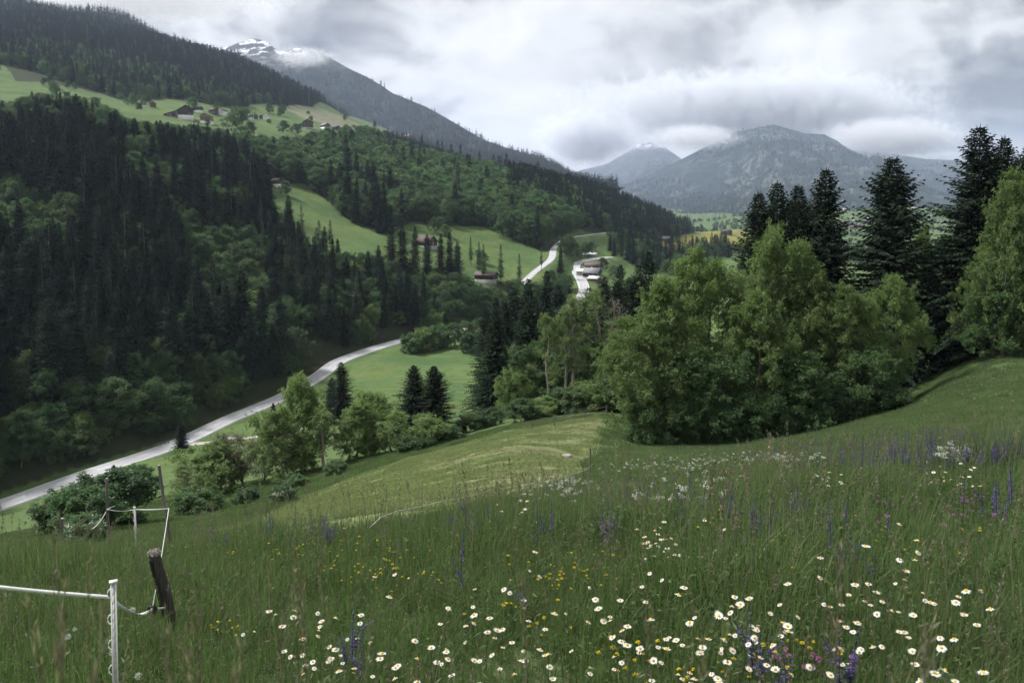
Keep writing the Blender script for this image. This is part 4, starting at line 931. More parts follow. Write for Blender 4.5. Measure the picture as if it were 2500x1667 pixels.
def house(name, label, pos, w, d, h, rh, rz, wall, roof, base=None, bh=0.0, over=.7, wins=(), side_wins=(), door=None, chimney=False, cat='house', group=None, balcony=False, sink=4.0, sc=.9):
    """w across the gable front (local -Y), d along the ridge; front gable faces -Y turned by rz"""
    o = empty(name, tuple(pos), rz); tag(o, label, cat, group); o.scale = (sc, sc, sc)
    hw, hd = w/2, d/2; z0 = bh if base else -sink
    mb = MB()
    prof = np.array([[-hw, z0], [hw, z0], [hw, h], [0, h+rh], [-hw, h]])
    V = np.concatenate([np.column_stack([prof[:, 0], np.full(5, y), prof[:, 1]]) for y in (-hd, hd)])
    mb.add(V, [[0, 1, 6, 5], [1, 2, 7, 6], [2, 3, 8, 7], [3, 4, 9, 8], [4, 0, 5, 9]]); mb.add(V, [[4, 3, 2, 1, 0], [5, 6, 7, 8, 9]])
    mb.obj('wall', wall, o)
    if base:
        mb = MB(); mb.box((0, 0, (bh-sink)/2-.0), (w+.14, d+.14, bh+sink)); mb.obj('stone_base', base, o)
    r = None
    for s in (-1, 1):                                    # two roof slopes
        sl = math.hypot(hw, rh); ex = over/sl; a = np.array([0, h+rh+.16]); b = np.array([s*hw*(1+ex), h-rh*ex+.16])
        n = np.array([rh*s, hw])/sl*.16
        q = [a, b, b-n, a-n]; V = np.array([[x, y, z] for y in (-hd-over, hd+over) for x, z in q])
        mb = MB(); mb.add(V, [[0, 1, 2, 3], [7, 6, 5, 4], [0, 4, 5, 1], [1, 5, 6, 2], [2, 6, 7, 3], [3, 7, 4, 0]]); r = mb.obj('roof_slope', roof, o)
    if chimney:
        mb = MB(); mb.box((hw*.35, hd*.2, h+rh*.65+.7), (.7, .7, 1.6)); mb.obj('chimney', ST_WHITE, r)
    def win(x, z, ww, wh, face):
        for nm, mt, g, t_ in (('frame', FRAME, .16, .05), ('pane', GLASS, 0, .09)):
            mb = MB(); s = (ww+g, t_, wh+g) if face == 'f' else (t_, ww+g, wh+g)
            cpos = (x, -hd-t_/2+.002, z) if face == 'f' else ((hw+t_/2-.002) if face == 'r' else -(hw+t_/2-.002), x, z)
            mb.box(cpos, s)
            if nm == 'frame': f = mb.obj('window', mt, o)
            else: mb.obj('pane', mt, f)
    for x, z, ww, wh in wins: win(x, z, ww, wh, 'f')
    for f, x, z, ww, wh in side_wins: win(x, z, ww, wh, f)
    if door:
        x, ww, wh, zz = door; mb = MB(); mb.box((x, -hd-.04-(.07 if base and zz < bh else 0), zz+wh/2), (ww, .1, wh)); mb.obj('door', WD_DARK if wall is not WD_DARK else WD_GREY, o)
    if balcony:
        mb = MB(); mb.box((0, -hd-.55, bh+2.6), (w*.9, 1.1, .15)); mb.box((0, -hd-1.05, bh+3.1), (w*.9, .08, .9)); mb.obj('balcony', WD_BROWN, o)
    return o
def hp(px, py): return hit(px, py)
def W_(D, n): return n*D/FPX                               # metres of n picture pixels at distance D
q = hp(350, 256); house('shed', 'small grey-brown shed at the left under the dark tree on the hamlet meadow', q, 5.0, 6, 3, 1.8, .4, WD_GREY, RF_DARK, cat='shed')
q = hp(373, 262); house('shed', 'small brown shed right of its twin under the dark tree on the hamlet meadow', q, 5.5, 6, 3.4, 2.0, .5, WD_BROWN, RF_DARK, cat='shed')
q = hp(452, 290); b = house('barn', 'large dark barn with white stone base and long lean-to on the hamlet meadow', q, 13, 20, 7.2, 4.2, .45, WD_DARK, RF_DARK, ST_WHITE, 2.4, 1.0, wins=((3.2, 3.6, 1.2, 1.2),), cat='barn')
mb = MB(); V = np.array([[-6.5, -9.2, -4], [-17, -9.2, -4], [-17, -9.2, 2.6], [-6.5, -9.2, 6.4]]); V2 = V+np.array([0, 16, 0]); mb.add(np.concatenate([V, V2]), [[0, 3, 2, 1], [4, 5, 6, 7], [1, 2, 6, 5], [2, 3, 7, 6]]); mb.obj('lean_to', WD_GREY, b)
mb = MB(); mb.add([[-6.2, -10, 7.0], [-18.2, -10, 2.6], [-18.2, 8, 2.6], [-6.2, 8, 7.0], [-6.2, -10, 6.8], [-18.2, -10, 2.4], [-18.2, 8, 2.4], [-6.2, 8, 6.8]], [[0, 3, 2, 1], [4, 5, 6, 7], [0, 1, 5, 4], [1, 2, 6, 5]]); mb.obj('lean_to_roof', RF_DARK, b)
mb = MB(); mb.box((-10, -9.25, 2.6), (3, .12, 3)); mb.obj('gate', WD_DARK, b)
q = hp(505, 302); house('house', 'tan wooden house with gabled front and white base in the hamlet', q, 9.5, 10, 6.2, 2.6, .15, WD_TAN, RF_DARK, ST_WHITE, 2.0, .9, wins=((-2.6, 3.4, 1, 1.2), (0, 3.4, 1, 1.2), (2.6, 3.4, 1, 1.2), (-1.4, 6, .9, 1.1), (1.4, 6, .9, 1.1)), balcony=True)
q = hp(478, 273); house('house', 'low dark house with white end wall under a round tree in the hamlet', q, 7, 12, 3, 2, 1.35, WD_DARK, RF_DARK, ST_WHITE, 1.2, wins=((-1.5, 2.2, 1, 1), (1.5, 2.2, 1, 1)))
q = hp(521, 279); house('shed', 'reddish brown shed with low dark roof behind the tan house', q, 6, 8, 4.2, 1.6, 1.0, WD_BROWN, RF_DARK, cat='shed', door=(0, 1.6, 2.2, 0))
q = hp(543, 281); house('house', 'white gabled house half hidden by the large round tree', q, 8, 9, 4, 2.8, -.2, ST_WHITE, RF_DARK, wins=((-1.6, 2.4, 1, 1.1), (1.6, 2.4, 1, 1.1)))
q = hp(600, 289); house('house', 'long white house with dark roof right of the large round tree', q, 9, 16, 4.6, 2.6, 1.15, ST_WHITE, RF_DARK, wins=((-2, 2.8, 1, 1.1), (2, 2.8, 1, 1.1)), side_wins=(('l', -4, 2.8, 1, 1.1), ('l', 0, 2.8, 1, 1.1), ('l', 4, 2.8, 1, 1.1)))
q = hp(618, 289); house('shed', 'low dark shed touching the long white house', q, 6, 9, 3, 1.4, 1.1, WD_DARK, RF_DARK, cat='shed')
q = hp(650, 292); house('house', 'small white gabled house right of the long white house', q, 7, 8, 4.2, 2.8, .2, ST_WHITE, RF_DARK, wins=((0, 3, 1.1, 1.2),))
q = hp(638, 290); house('shed', 'small dark shed left of the small white house', q, 5, 6, 2.8, 1.6, .3, WD_DARK, RF_DARK, cat='shed')
q = hp(752, 314); b = house('chalet', 'large dark brown chalet with rows of pale-framed windows', q, 11.5, 12, 7.4, 3.4, .2, WD_DARK, RF_DARK, ST_GREY, 1.2, 1.0, wins=tuple((x, z, 1.1, 1.2) for z in (3.0, 5.6) for x in (-3.8, -1.3, 1.3, 3.8))+((-1.2, 8.3, 1, 1), (1.2, 8.3, 1, 1)), chimney=True)
mb = MB(); mb.box((-9, 0, -.2), (6.5, 9, 7.4)); mb.obj('side_wing', WD_BROWN, b); mb = MB(); mb.add([[-5.6, -5.2, 5.6], [-13, -5.2, 3.4], [-13, 5.2, 3.4], [-5.6, 5.2, 5.6]], [[0, 3, 2, 1]]); mb.add([[-5.6, -5.2, 5.4], [-13, -5.2, 3.2], [-13, 5.2, 3.2], [-5.6, 5.2, 5.4]], [[0, 1, 2, 3]]); mb.obj('side_roof', RF_DARK, b)
mb = MB(); mb.box((-7, -4.56, 1.0), (2.4, .1, 3.4)); mb.obj('white_door', ST_WHITE, b)
q = hp(794, 316); house('house', 'brown and white house with red-brown gable right of the big chalet', q, 8, 13, 5, 2.8, .7, WD_BROWN, RF_GREY, ST_WHITE, 2.4, .9, wins=((-1.8, 4, 1, 1.1), (1.8, 4, 1, 1.1)), side_wins=(('r', -3, 4, 1, 1.1), ('r', 1, 4, 1, 1.1)), chimney=True)
q = hp(819, 317); house('barn', 'low dark barn with long sloping roof right of the brown and white house', q, 8, 12, 3, 2.2, .9, WD_DARK, RF_DARK, cat='barn')
q = hp(863, 311); house('shed', 'tiny dark roof above the grove of dark trees', q, 5, 6, 3, 1.6, .6, WD_DARK, RF_DARK, cat='shed')
q = hp(908, 322); house('shed', 'small dark hut left of the white mast', q, 5, 7, 2.6, 1.6, 1.0, WD_GREY, RF_DARK, cat='shed')
q = hp(1004, 331); house('barn', 'dark barn behind the white church', q, 7, 9, 3.6, 2.4, .6, WD_DARK, RF_DARK, cat='barn')
# church
q = hp(993, 336); b = house('church', 'small white church with pointed steeple on the edge of the hamlet terrace', q, 7, 12, 4.6, 2.6, 1.1, ST_WHITE, RF_PALE, over=.3, side_wins=(('l', -3, 2.6, .9, 1.8), ('l', 0, 2.6, .9, 1.8), ('l', 3, 2.6, .9, 1.8)), cat='church')
mb = MB(); mb.box((-.8, -7.2, 2.5), (3.4, 3.4, 13)); tw = mb.obj('tower', ST_WHITE, b)
mb = MB(); mb.add([[-2.7, -9.1, 9.0], [1.1, -9.1, 9.0], [1.1, -5.3, 9.0], [-2.7, -5.3, 9.0], [-.8, -7.2, 17]], [[0, 1, 4], [1, 2, 4], [2, 3, 4], [3, 0, 4]]); mb.obj('spire', RF_RED, b)
mb = MB(); mb.tube([(-.8, -7.2, 16.9), (-.8, -7.2, 18.6)], .07, 5); mb.box((-.8, -7.2, 18.1), (.9, .1, .12)); mb.obj('cross', RF_DARK, b)
mb = MB(); mb.box((-.8, -8.95, 7.4), (1.0, .12, 1.5)); mb.obj('belfry_opening', GLASS, b)
# mast
MET = simple('galvanised_steel', (.55, .56, .57), .5, .1, 2); q = hp(929, 318); o = empty('radio_mast', tuple(q)); tag(o, 'slim white mast on the terrace left of the church', 'mast')
mb = MB(); mb.tube([(0, 0, -1), (0, 0, 11.5)], [.28, .16], 6); mb.obj('pole', MET, o)
mb = MB(); mb.box((0, 0, 12.3), (.9, .9, 1.8)); mb.obj('antenna_head', ST_WHITE, o)
# huts on meadows
q = hp(676, 454); house('hut', 'little brown hut with pale foundation at the top of the barn meadow', q, 5, 6, 3.6, 1.6, .9, WD_BROWN, RF_RED, ST_WHITE, 1.2, cat='hut')
q = hp(1041, 603); house('barn', 'brown wooden barn with faded reddish roof on the steep green meadow', q, 8, 11, 3.8, 3.6, .95, WD_DARK, RF_RED, ST_GREY, 1.0, .9, wins=((0, 4.2, .7, .8),), door=(0, 1.8, 2.2, 1.0), cat='barn', sc=0.88)
q = hp(1187, 690); house('barn', 'low barn with pale stone base and rusty roof behind larches', q, 8, 14, 5.8, 1.8, 1.2, WD_DARK, RF_RED, ST_GREY, 2.6, 1.0, cat='barn', sc=0.75)
# farm at the road
q = hp(1447, 662); house('house', 'farmhouse with faded reddish roof at the back of the valley farm', q, 8, 11, 4.6, 2.4, 1.3, WD_BROWN, RF_RED, ST_WHITE, 2, wins=((-1.8, 3.4, 1, 1),), sc=0.78)
q = hp(1428, 672); house('barn', 'long white-roofed shed of the valley farm nearest the road', q, 7, 12, 3.4, 1.6, 1.3, ST_GREY, RF_PALE, cat='shed', sc=0.75)
q = hp(1446, 680); house('house', 'dark timber farmhouse with grey gable roof in the valley farm', q, 9, 11, 4.6, 3.2, 1.1, WD_DARK, RF_GREY, ST_GREY, 1.4, wins=((-2, 3, 1, 1.1), (2, 3, 1, 1.1)), side_wins=(('l', -2, 3, 1, 1.1), ('l', 2, 3, 1, 1.1)), chimney=True, sc=0.78)
q = hp(1452, 688); house('shed', 'small pale-roofed shed in front of the valley farm', q, 6, 8, 2.8, 1.5, .9, WD_BROWN, RF_PALE, cat='shed', door=(0, 2.2, 2.1, 0), sc=0.75)
q = hp(1441, 630); house('barn', 'white-roofed barn beside the trees above the valley farm', q, 7, 11, 3.6, 1.4, 1.3, WD_GREY, RF_PALE, cat='barn', sc=0.75)
q = hp(1628, 592); house('barn', 'small dark barn at the near end of the yellow field', q, 8, 11, 4.4, 2.6, 1.1, WD_BROWN, RF_DARK, cat='barn')
q = hp(1774, 573); house('barn', 'small dark barn at the far end of the yellow field', q, 10, 13, 5, 2.8, .8, WD_DARK, RF_DARK, cat='barn')
# far houses
for k, (px, py) in enumerate(((1292, 391), (1303, 391), (1322, 394))):
    q = gpos(px, 1080, 400); house('house', ('pinkish far house at the crest of the wooded hill, left of three', 'pinkish far house at the crest of the wooded hill, middle of three', 'pinkish far house at the crest of the wooded hill, right of three')[k], q, 9, 11, 12, 4, .4+k*.4, (ST_WHITE, WD_TAN, ST_WHITE)[k], RF_RED, wins=((-2, 9, 1.2, 1.3), (2, 9, 1.2, 1.3)), group='houses at the crest of the wooded hill', sink=6)
vr = np.random.default_rng(5)
for k in range(24):
    px = 2038+vr.random()*105; py = 562+vr.random()*22+(px-2090)*-.08; D = 2150+(584-py)*9; q = gpos(px, D, py)
    house('house', 'distant village house in the cluster between spruces, '+('left', 'middle', 'right')[min(2, int((px-2038)/35))]+' '+('upper', 'lower')[int(py > 573)]+' part', q, vr.uniform(9, 13), vr.uniform(10, 16), vr.uniform(6, 9), 4, vr.random()*3, (ST_WHITE, ST_WHITE, WD_BROWN, WD_GREY)[k % 4], (RF_DARK, RF_GREY, RF_RED)[k % 3], wins=((-2.4, 4, 1.3, 1.5), (2.4, 4, 1.3, 1.5)), group='houses of the distant village')
for k, (px, py, D, w, rf, lab) in enumerate(((2062,490,2600,11,RF_PALE,'far white hut left on the pale terrace'),(2084,491,2620,9,RF_DARK,'far dark hut beside the white one on the pale terrace'),(2132,488,2650,14,RF_PALE,'far pale house touching the wide cone-shaped spruce'),(2250,509,2500,22,RF_GREY,'far long grey barn on the terrace right of the wide spruce'),(2276,511,2480,12,RF_PALE,'far white hut right of the long grey barn'),(2274,524,2400,12,RF_DARK,'far dark hut below the long grey barn'),(2296,541,2300,36,RF_PALE,'far large pale-roofed hall before the tallest spruce'),(2230,484,2750,10,RF_PALE,'far tiny white house at the top of the terrace'))):
    q = gpos(px, D, py); house('house', lab, q, w*.7, w, 5, 3, 1.2, (WD_GREY, WD_BROWN)[k % 2] if rf is not RF_PALE else ST_WHITE, rf, wins=((0, 3, 1.5, 1.5),))

# ------------------------------------------------------------------ road furniture and vehicle
BLACK = simple('black_band', (.02, .02, .02), .7, .1, 2); WHITE_P = simple('white_plastic', (.72, .72, .70), .5, .08, 3)
for k, (px, py) in enumerate(((64,1214),(196,1164),(638,1000),(852,874),(923,852),(983,846))):
    q = hp(px, py); o = empty('marker_post', tuple(q)); tag(o, 'white roadside marker post, %s along the road from the left' % ('first', 'second', 'third', 'fourth', 'fifth', 'sixth')[k], 'marker post', 'roadside marker posts')
    mb = MB(); mb.tube([(0, 0, -.3), (0, 0, 1.05)], [.07, .06], 6); mb.obj('post', WHITE_P, o); mb = MB(); mb.tube([(0, 0, .72), (0, 0, .92)], .075, 6); mb.obj('black_band', BLACK, o)
i = int(np.argmin(np.abs(road_c[:, 1]-241))); pr = road_c[i]; tg = road_c[i+1]-road_c[i-1]; o = empty('van', (pr[0]+1.2, pr[1]-1.0, pr[2]+.02), math.atan2(tg[1], tg[0])); tag(o, 'white van on the road half hidden behind the bright ash', 'van')
PNT = simple('white_car_paint', (.78, .78, .78), .3, .03, 1, spec=.5); TYRE = simple('tyre', (.02, .02, .02), .8, .2, 5)
pf = np.array([[-2.5, .45], [2.5, .45], [2.5, 1.0], [1.75, 1.2], [1.15, 1.95], [-2.3, 2.0], [-2.5, 1.7]]); n = len(pf); V = np.concatenate([np.column_stack([pf[:, 0], np.full(n, y), pf[:, 1]]) for y in (-.92, .92)])
mb = MB(); mb.add(V, [list(range(n))[::1]]); mb.add(V, [list(range(2*n-1, n-1, -1))]); mb.add(V, [[k, n+k, n+(k+1) % n, (k+1) % n] for k in range(n)]); mb.obj('body', PNT, o)
for y in (-.93, .93):
    mb = MB(); mb.add([[1.05, y, 1.85], [1.6, y, 1.25], [.2, y, 1.25], [.2, y, 1.85]], [[0, 1, 2, 3]]); mb.obj('side_window', GLASS, o)
    for x in (-1.6, 1.6):
        mb = MB(); mb.tube([(x, y-.1, .34), (x, y+.1, .34)], .34, 14); mb.obj('wheel', TYRE, o)
mb = MB(); mb.add([[1.20, -.8, 1.93], [1.20, .8, 1.93], [1.77, .8, 1.24], [1.77, -.8, 1.24]], [[0, 3, 2, 1]]); mb.obj('windscreen', GLASS, o)
o = empty('guard_rail', (0, 0, 0)); tag(o, 'short dark railing beside the road at the left', 'railing'); a, b_ = hp(385, 1092), hp(412, 1084)
for k in range(4):
    pz = a+(b_-a)*k/3; mb = MB(); mb.box((pz[0], pz[1], pz[2]+.4), (.12, .12, 1.3)); mb.obj('post', WD_GREY, o)
for zz in (.55, .95):
    mb = MB(); mb.tube([a+np.array([0, 0, zz]), b_+np.array([0, 0, zz])], .06, 4); mb.obj('rail', WD_GREY, o)

# ------------------------------------------------------------------ fences
OLDWOOD = simple('old_post_wood', (.060, .054, .050), .9, .6, 34, .8, stretch=(1, 1, .10)); ENDWOOD = simple('splintered_wood', (.30, .27, .24), .9, .4, 40, .6)
POLE = simple('grey_pole_wood', (.15, .135, .12), .9, .4, 8, .4, stretch=(1, 1, .15)); TAPE = simple('fence_tape', (.66, .66, .65), .6, .06, 30); INSUL = simple('insulator', (.008, .008, .009), .4, .1, 5)
def tape(label, pts, w=.02, sag=.0, twist=0.0, name='fence_tape', group=None, n=14):
    mb = MB(); pts = [np.asarray(p, float) for p in pts]; L = []
    for a, b in zip(pts[:-1], pts[1:]):
        for k in range(n):
            s = k/n; L.append(a+(b-a)*s-np.array([0, 0, sag*4*s*(1-s)*np.linalg.norm(b-a)]))
    L.append(pts[-1]); L = np.array(L); an = np.linspace(0, twist, len(L)); T_ = np.gradient(L, axis=0); T_ /= np.linalg.norm(T_, axis=1, keepdims=True)+1e-9
    upv = np.array([0, 0, 1.])-T_*T_[:, 2:3]; upv /= np.linalg.norm(upv, axis=1, keepdims=True)+1e-6; sd = np.cross(T_, upv)
    d = upv*np.cos(an)[:, None]+sd*np.sin(an)[:, None]; nn = np.cross(T_, d)*.0012
    for sg in (1,):
        V = np.concatenate([L-d*w/2+nn, L+d*w/2+nn, L-d*w/2-nn, L+d*w/2-nn]); m = len(L); i = np.arange(m-1)
        mb.add(V, np.concatenate([np.stack([i, i+1, m+i+1, m+i], -1), np.stack([2*m+i, 3*m+i, 3*m+i+1, 2*m+i+1], -1), np.stack([m+i, m+i+1, 3*m+i+1, 3*m+i], -1), np.stack([i, 2*m+i, 2*m+i+1, i+1], -1)]))
    return tag(mb.obj(name, TAPE), label, 'fence tape', group)
def plastic_post(px, top, D, Ht, label, lean=(0, 0)):
    tp_ = at(px, top, D); o = empty('plastic_post', (tp_[0], tp_[1], tp_[2]-Ht)); tag(o, label, 'fence post'); o.rotation_euler = (lean[1], lean[0], .5)
    mb = MB(); mb.box((-.011, 0, Ht/2), (.008, .020, Ht)); mb.box((.011, 0, Ht/2), (.008, .020, Ht)); mb.box((0, 0, Ht/2), (.014, .004, Ht)); mb.obj('shaft', WHITE_P, o)
    mb = MB()
    for k in range(int(Ht/.05)):
        z = .05+k*.05
        if z > Ht-.05: break
        mb.tube([(-.008, -.006, z-.02), (.008, -.006, z+.02)], .0022, 4)
    mb.obj('cross_ribs', WHITE_P, o)
    mb = MB(); mb.box((0, 0, Ht+.005), (.042, .026, .012)); mb.obj('cap', WHITE_P, o)
    for z in [Ht-.06-.145*k for k in range(int((Ht-.1)/.145))]:   # hooks for the tape
        a = np.linspace(-pi/2, pi/2, 7); P = np.column_stack([-.015-.017*np.cos(a), np.zeros(7), z+.028*np.sin(a)]); mb = MB(); mb.tube(P, .0035, 5); mb.obj('hook', WHITE_P, o)
    mb = MB(); mb.tube([(0, 0, -.18), (0, 0, .02)], [.003, .005], 5); mb.obj('spike', MET, o)
    return tp_
p1 = plastic_post(266, 1424, 4.2, 1.05, 'white plastic fence post with hooks, nearest at the lower left', (radians(1.2), 0))
g = gpos(428, 5.9, 1600); tpz = at(376, 1350, 5.8)
o = empty('old_post', tuple(g)); tag(o, 'leaning weathered dark wooden post with splintered top', 'wooden post')
ax = np.array([np.array([0, 0, -.25]), (tpz-g)*.25, (tpz-g)*.5+np.array([.01, 0, 0]), (tpz-g)*.8, (tpz-g)]); mb = MB(); mb.tube(ax, [.049, .048, .046, .043, .041], 12); sh = mb.obj('shaft', OLDWOOD, o, True)
mb = MB(); r = np.random.default_rng(3)
for k in range(70):
    a = r.random()*6.28; rr = .041*math.sqrt(r.random()); q = (tpz-g)+np.array([cos(a)*rr, sin(a)*rr, -.01]); mb.tube([q, q+np.array([r.normal()*.012, r.normal()*.012, r.uniform(.012, .04)])], [.008, .003], 4)
mb.obj('splintered_top', ENDWOOD, o)
mb = MB()
for k in range(4): 
    a = 3.6+k*.35; mb.tube([ax[1]+np.array([cos(a)*.046, sin(a)*.046, .0]), ax[4]*.93+np.array([cos(a)*.042, sin(a)*.042, 0])], .003, 3)
mb.obj('wood_cracks', INSUL, o)
ins = at(372, 1487, 5.7); q = at(403, 1483, 5.8)
o = empty('insulator', tuple(ins)); tag(o, 'black ring insulator holding the tape at the old post', 'insulator')
mb = MB(); mb.tube([(0, 0, 0), tuple(q-ins)], [.010, .006], 6); mb.obj('screw', MET, o)
a = np.linspace(0, 2*pi, 15); mb = MB(); mb.tube(np.column_stack([np.cos(a)*.026, np.zeros(15), np.sin(a)*.026]), .014, 7); mb.obj('ring', INSUL, o)
lean_top, lean_base = at(388, 1136, 14.0), gpos(425, 14.0, 1360)
def pole(label, top, base, r0, r1, name='wooden_pole'):
    o = empty(name, tuple(base)); tag(o, label, 'wooden pole'); d = top-base; rr = np.random.default_rng(int(abs(base[0])*100))
    P = np.array([np.array([0, 0, -.3]), d*.3, d*.65, d]); P[1:3] += rr.normal(size=(2, 3))*.012
    mb = MB(); mb.tube(P, [r0, r0*.97, (r0+r1)/2, r1], 8); s = mb.obj('shaft', POLE, o, True); mb = MB(); mb.tube([d*.999, d*1.004], r1*.96, 8); mb.obj('sawn_end', ENDWOOD, o)
pole('tall thin grey pole leaning to the left, above the old post', lean_top, lean_base, .030, .028)
pole('upright thin grey pole at the left end of the tape', at(261, 1168, 15), gpos(266, 15, 1345), .028, .026)
p2 = plastic_post(331, 1238, 13.0, 1.02, 'white plastic fence post between the two grey poles', (radians(-1), 0))
pole('short grey stake in the grass at the far left', at(152, 1265, 22), gpos(153, 22, 1345), .05, .045)
tA = at(412, 1241, 13.9); tB = at(262, 1243, 14.9); tM = at(329, 1243, 13.0)
tape('broad white tape running in from the left edge to the nearest plastic post', [at(-260, 1402, 4.6), at(0, 1433, 4.3), at(262, 1457, 4.18)], .022, .004)
tape('twisted white tape between the nearest plastic post and the black insulator', [at(268, 1457, 4.18), ins], .022, .035, 3.2)
tape('steep white tape rising from the insulator past the old post to the leaning pole', [ins, at(393, 1365, 6.3), tA], .022, .0, .6)
tape('white tape stretched between the two grey poles over the plastic post', [tA, tM, tB], .022, .012, 2.6)
tape('white tape falling away to the left behind the upright pole', [tB, at(225, 1290, 17), at(190, 1318, 19)], .022, .02, 1.5)
tape('loose end of tape hanging at the upright pole', [tB, at(281, 1235, 14.8)], .015, -.02, 1.0, n=6)
# tape round the mown meadow
TP = [(930,1262),(968,1247),(1083,1222),(1197,1195),(1312,1176),(1389,1159),(1440,1140),(1456,1102),(1467,1063),(1477,1037),(1480,1002)]
def over(px, py, h):
    """ground point below a picture point that lies h above the ground"""
    a, b = ray(px, py); Ds = np.exp(np.linspace(math.log(8), math.log(130), 900)); k = np.where(b*Ds-(H(a*Ds, Ds)+h) < 0)[0]; D = Ds[k[0]] if len(k) else 100.; return np.array([a*D, D, float(H(a*D, D))])
gp = [over(x, y, .5) for x, y in TP]; pts = [q+np.array([0, 0, .5]) for q in gp]
tape('long white tape bounding the pale mown meadow', [over(880, 1290, .15)+np.array([0, 0, .08])]+pts, .008, .006, 0)
for k, q in enumerate(gp):
    if k in (0, 1, 2, 3): continue
    o = empty('thin_fence_post', tuple(q)); tag(o, 'thin grey post of the mown meadow fence, %s along the tape from the left' % ('first', 'second', 'third', 'fourth', 'fifth', 'sixth', 'seventh', 'eighth', 'ninth', 'tenth', 'last')[k], 'fence post', 'posts of the mown meadow fence')
    mb = MB(); mb.tube([(0, 0, -.2), (r.normal()*.03, 0, .62 if k not in (6, 10) else 1.2)], .03 if k in (6, 8, 10) else .008, 6); mb.obj('shaft', POLE if k in (6, 8, 10) else WHITE_P, o); mb = MB(); mb.tube([(0, 0, .48), (0, 0, .52)], .012, 6); mb.obj('tape_clip', INSUL, o)
RF = [hit(*q) for q in ((1298,1050),(1352,1040),(1428,1024),(1480,1012))]
o = empty('rail_fence', tuple(RF[0])); tag(o, 'low wooden rail fence at the upper edge of the mown meadow', 'fence')
for k, q in enumerate(RF):
    d = q-RF[0]; mb = MB(); mb.tube([d+np.array([0, 0, -.3]), d+np.array([.05, 0, 1.1])], .06, 6); mb.obj('post', POLE, o)
for k in range(3):
    for zz in (.5, .95):
        a, b = RF[k]-RF[0], RF[k+1]-RF[0]; mb = MB(); mb.tube([a+np.array([0, -.06, zz+r.normal()*.04]), b+np.array([0, -.06, zz+r.normal()*.06])], .045, 5); mb.obj('rail', WD_GREY, o)
q = gpos(1385, 60, 1129); o = tag(mobj('stone', (lambda m_: m_)(make_mesh('stone', *(lambda a, b: (np.column_stack([np.cos(b)*np.cos(a)*.40*(1+.15*np.sin(3*b)), np.sin(b)*np.cos(a)*.30*(1+.1*np.cos(2*b)), np.sin(a)*.13]), [np.array([[i*10+j, i*10+(j+1) % 10, (i+1)*10+(j+1) % 10, (i+1)*10+j] for i in range(4) for j in range(10)])]))(np.repeat(np.linspace(-.6, 1.5, 5), 10), np.tile(np.arange(10)*.6283, 5)), [ST_GREY], smooth=True))), 'flat pale stone lying on the mown meadow', 'stone'); o.location = tuple(q+np.array([0, 0, .08]))

# ------------------------------------------------------------------ meadow plants: meshes
G1 = leafmat('meadow_grass', (.048, .098, .034), (.148, .200, .080), .45, .6, hue2=(.150, .168, .080)); G2 = leafmat('dry_stalk', (.14, .140, .080), (.26, .24, .15), .25, .4); G3 = leafmat('herb_leaf', (.036, .074, .022), (.080, .125, .038), .40, .5)
G4 = leafmat('mown_grass', (.168, .205, .080), (.262, .280, .132), .3, .3); G5 = leafmat('seed_head', (.10, .092, .062), (.24, .21, .145), .3, .6); G6 = leafmat('bright_grass', (.086, .140, .050), (.172, .222, .098), .45, .4)
F_WHITE = leafmat('daisy_petal', (.70, .70, .68), (.84, .84, .81), .25, .08); F_YEL = simple('flower_yellow', (.62, .36, .018), .7, .2, 60); F_VIO = leafmat('sage_violet', (.064, .050, .140), (.125, .098, .23), .25, .3)
F_TREF = leafmat('trefoil_yellow', (.56, .43, .02), (.70, .56, .03), .2, .3); F_PINK = leafmat('clover_pink', (.28, .10, .22), (.44, .19, .36), .25, .3); F_PUFF = leafmat('dandelion_fluff', (.42, .42, .40), (.56, .56, .53), .4, .1); F_UMB = leafmat('umbel_white', (.55, .56, .50), (.72, .72, .66), .2, .1)
def blades(n, Ht, spread, wid, seed, bend=.35, seg=3):
    """curved, tapering grass blades from one tuft"""
    r = np.random.default_rng(seed); mb = MB()
    a = r.random(n)*6.28; rad = spread*np.sqrt(r.random(n)); b0 = np.column_stack([np.cos(a)*rad, np.sin(a)*rad, np.full(n, -.03)])
    h = Ht*r.uniform(.45, 1.1, n); la = a+r.normal(size=n)*.9; le = np.abs(r.normal(size=n))*bend; w = wid*r.uniform(.7, 1.3, n)
    d = np.column_stack([np.cos(la), np.sin(la), np.zeros(n)]); sd = np.column_stack([-np.sin(la+.7), np.cos(la+.7), np.zeros(n)])
    rows = []
    for k in range(seg+1):
        s = k/seg; c_ = b0+d*(h*le*s**1.9)[:, None]+np.array([0, 0, 1.])*(h*s*(1-.28*le*s))[:, None]; ww = (w*(1-s**1.6)*.5)[:, None]
        rows.append(np.stack([c_-sd*ww, c_+sd*ww], 1))
    R = np.stack(rows, 1)                                  # n, seg+1, 2, 3
    V = R.reshape(-1, 3); per = (seg+1)*2; base = np.arange(n)[:, None]*per; F = np.concatenate([np.stack([base[:, 0]+2*k, base[:, 0]+2*k+1, base[:, 0]+2*k+3, base[:, 0]+2*k+2], -1) for k in range(seg)])
    mb.add(V, F); return mb
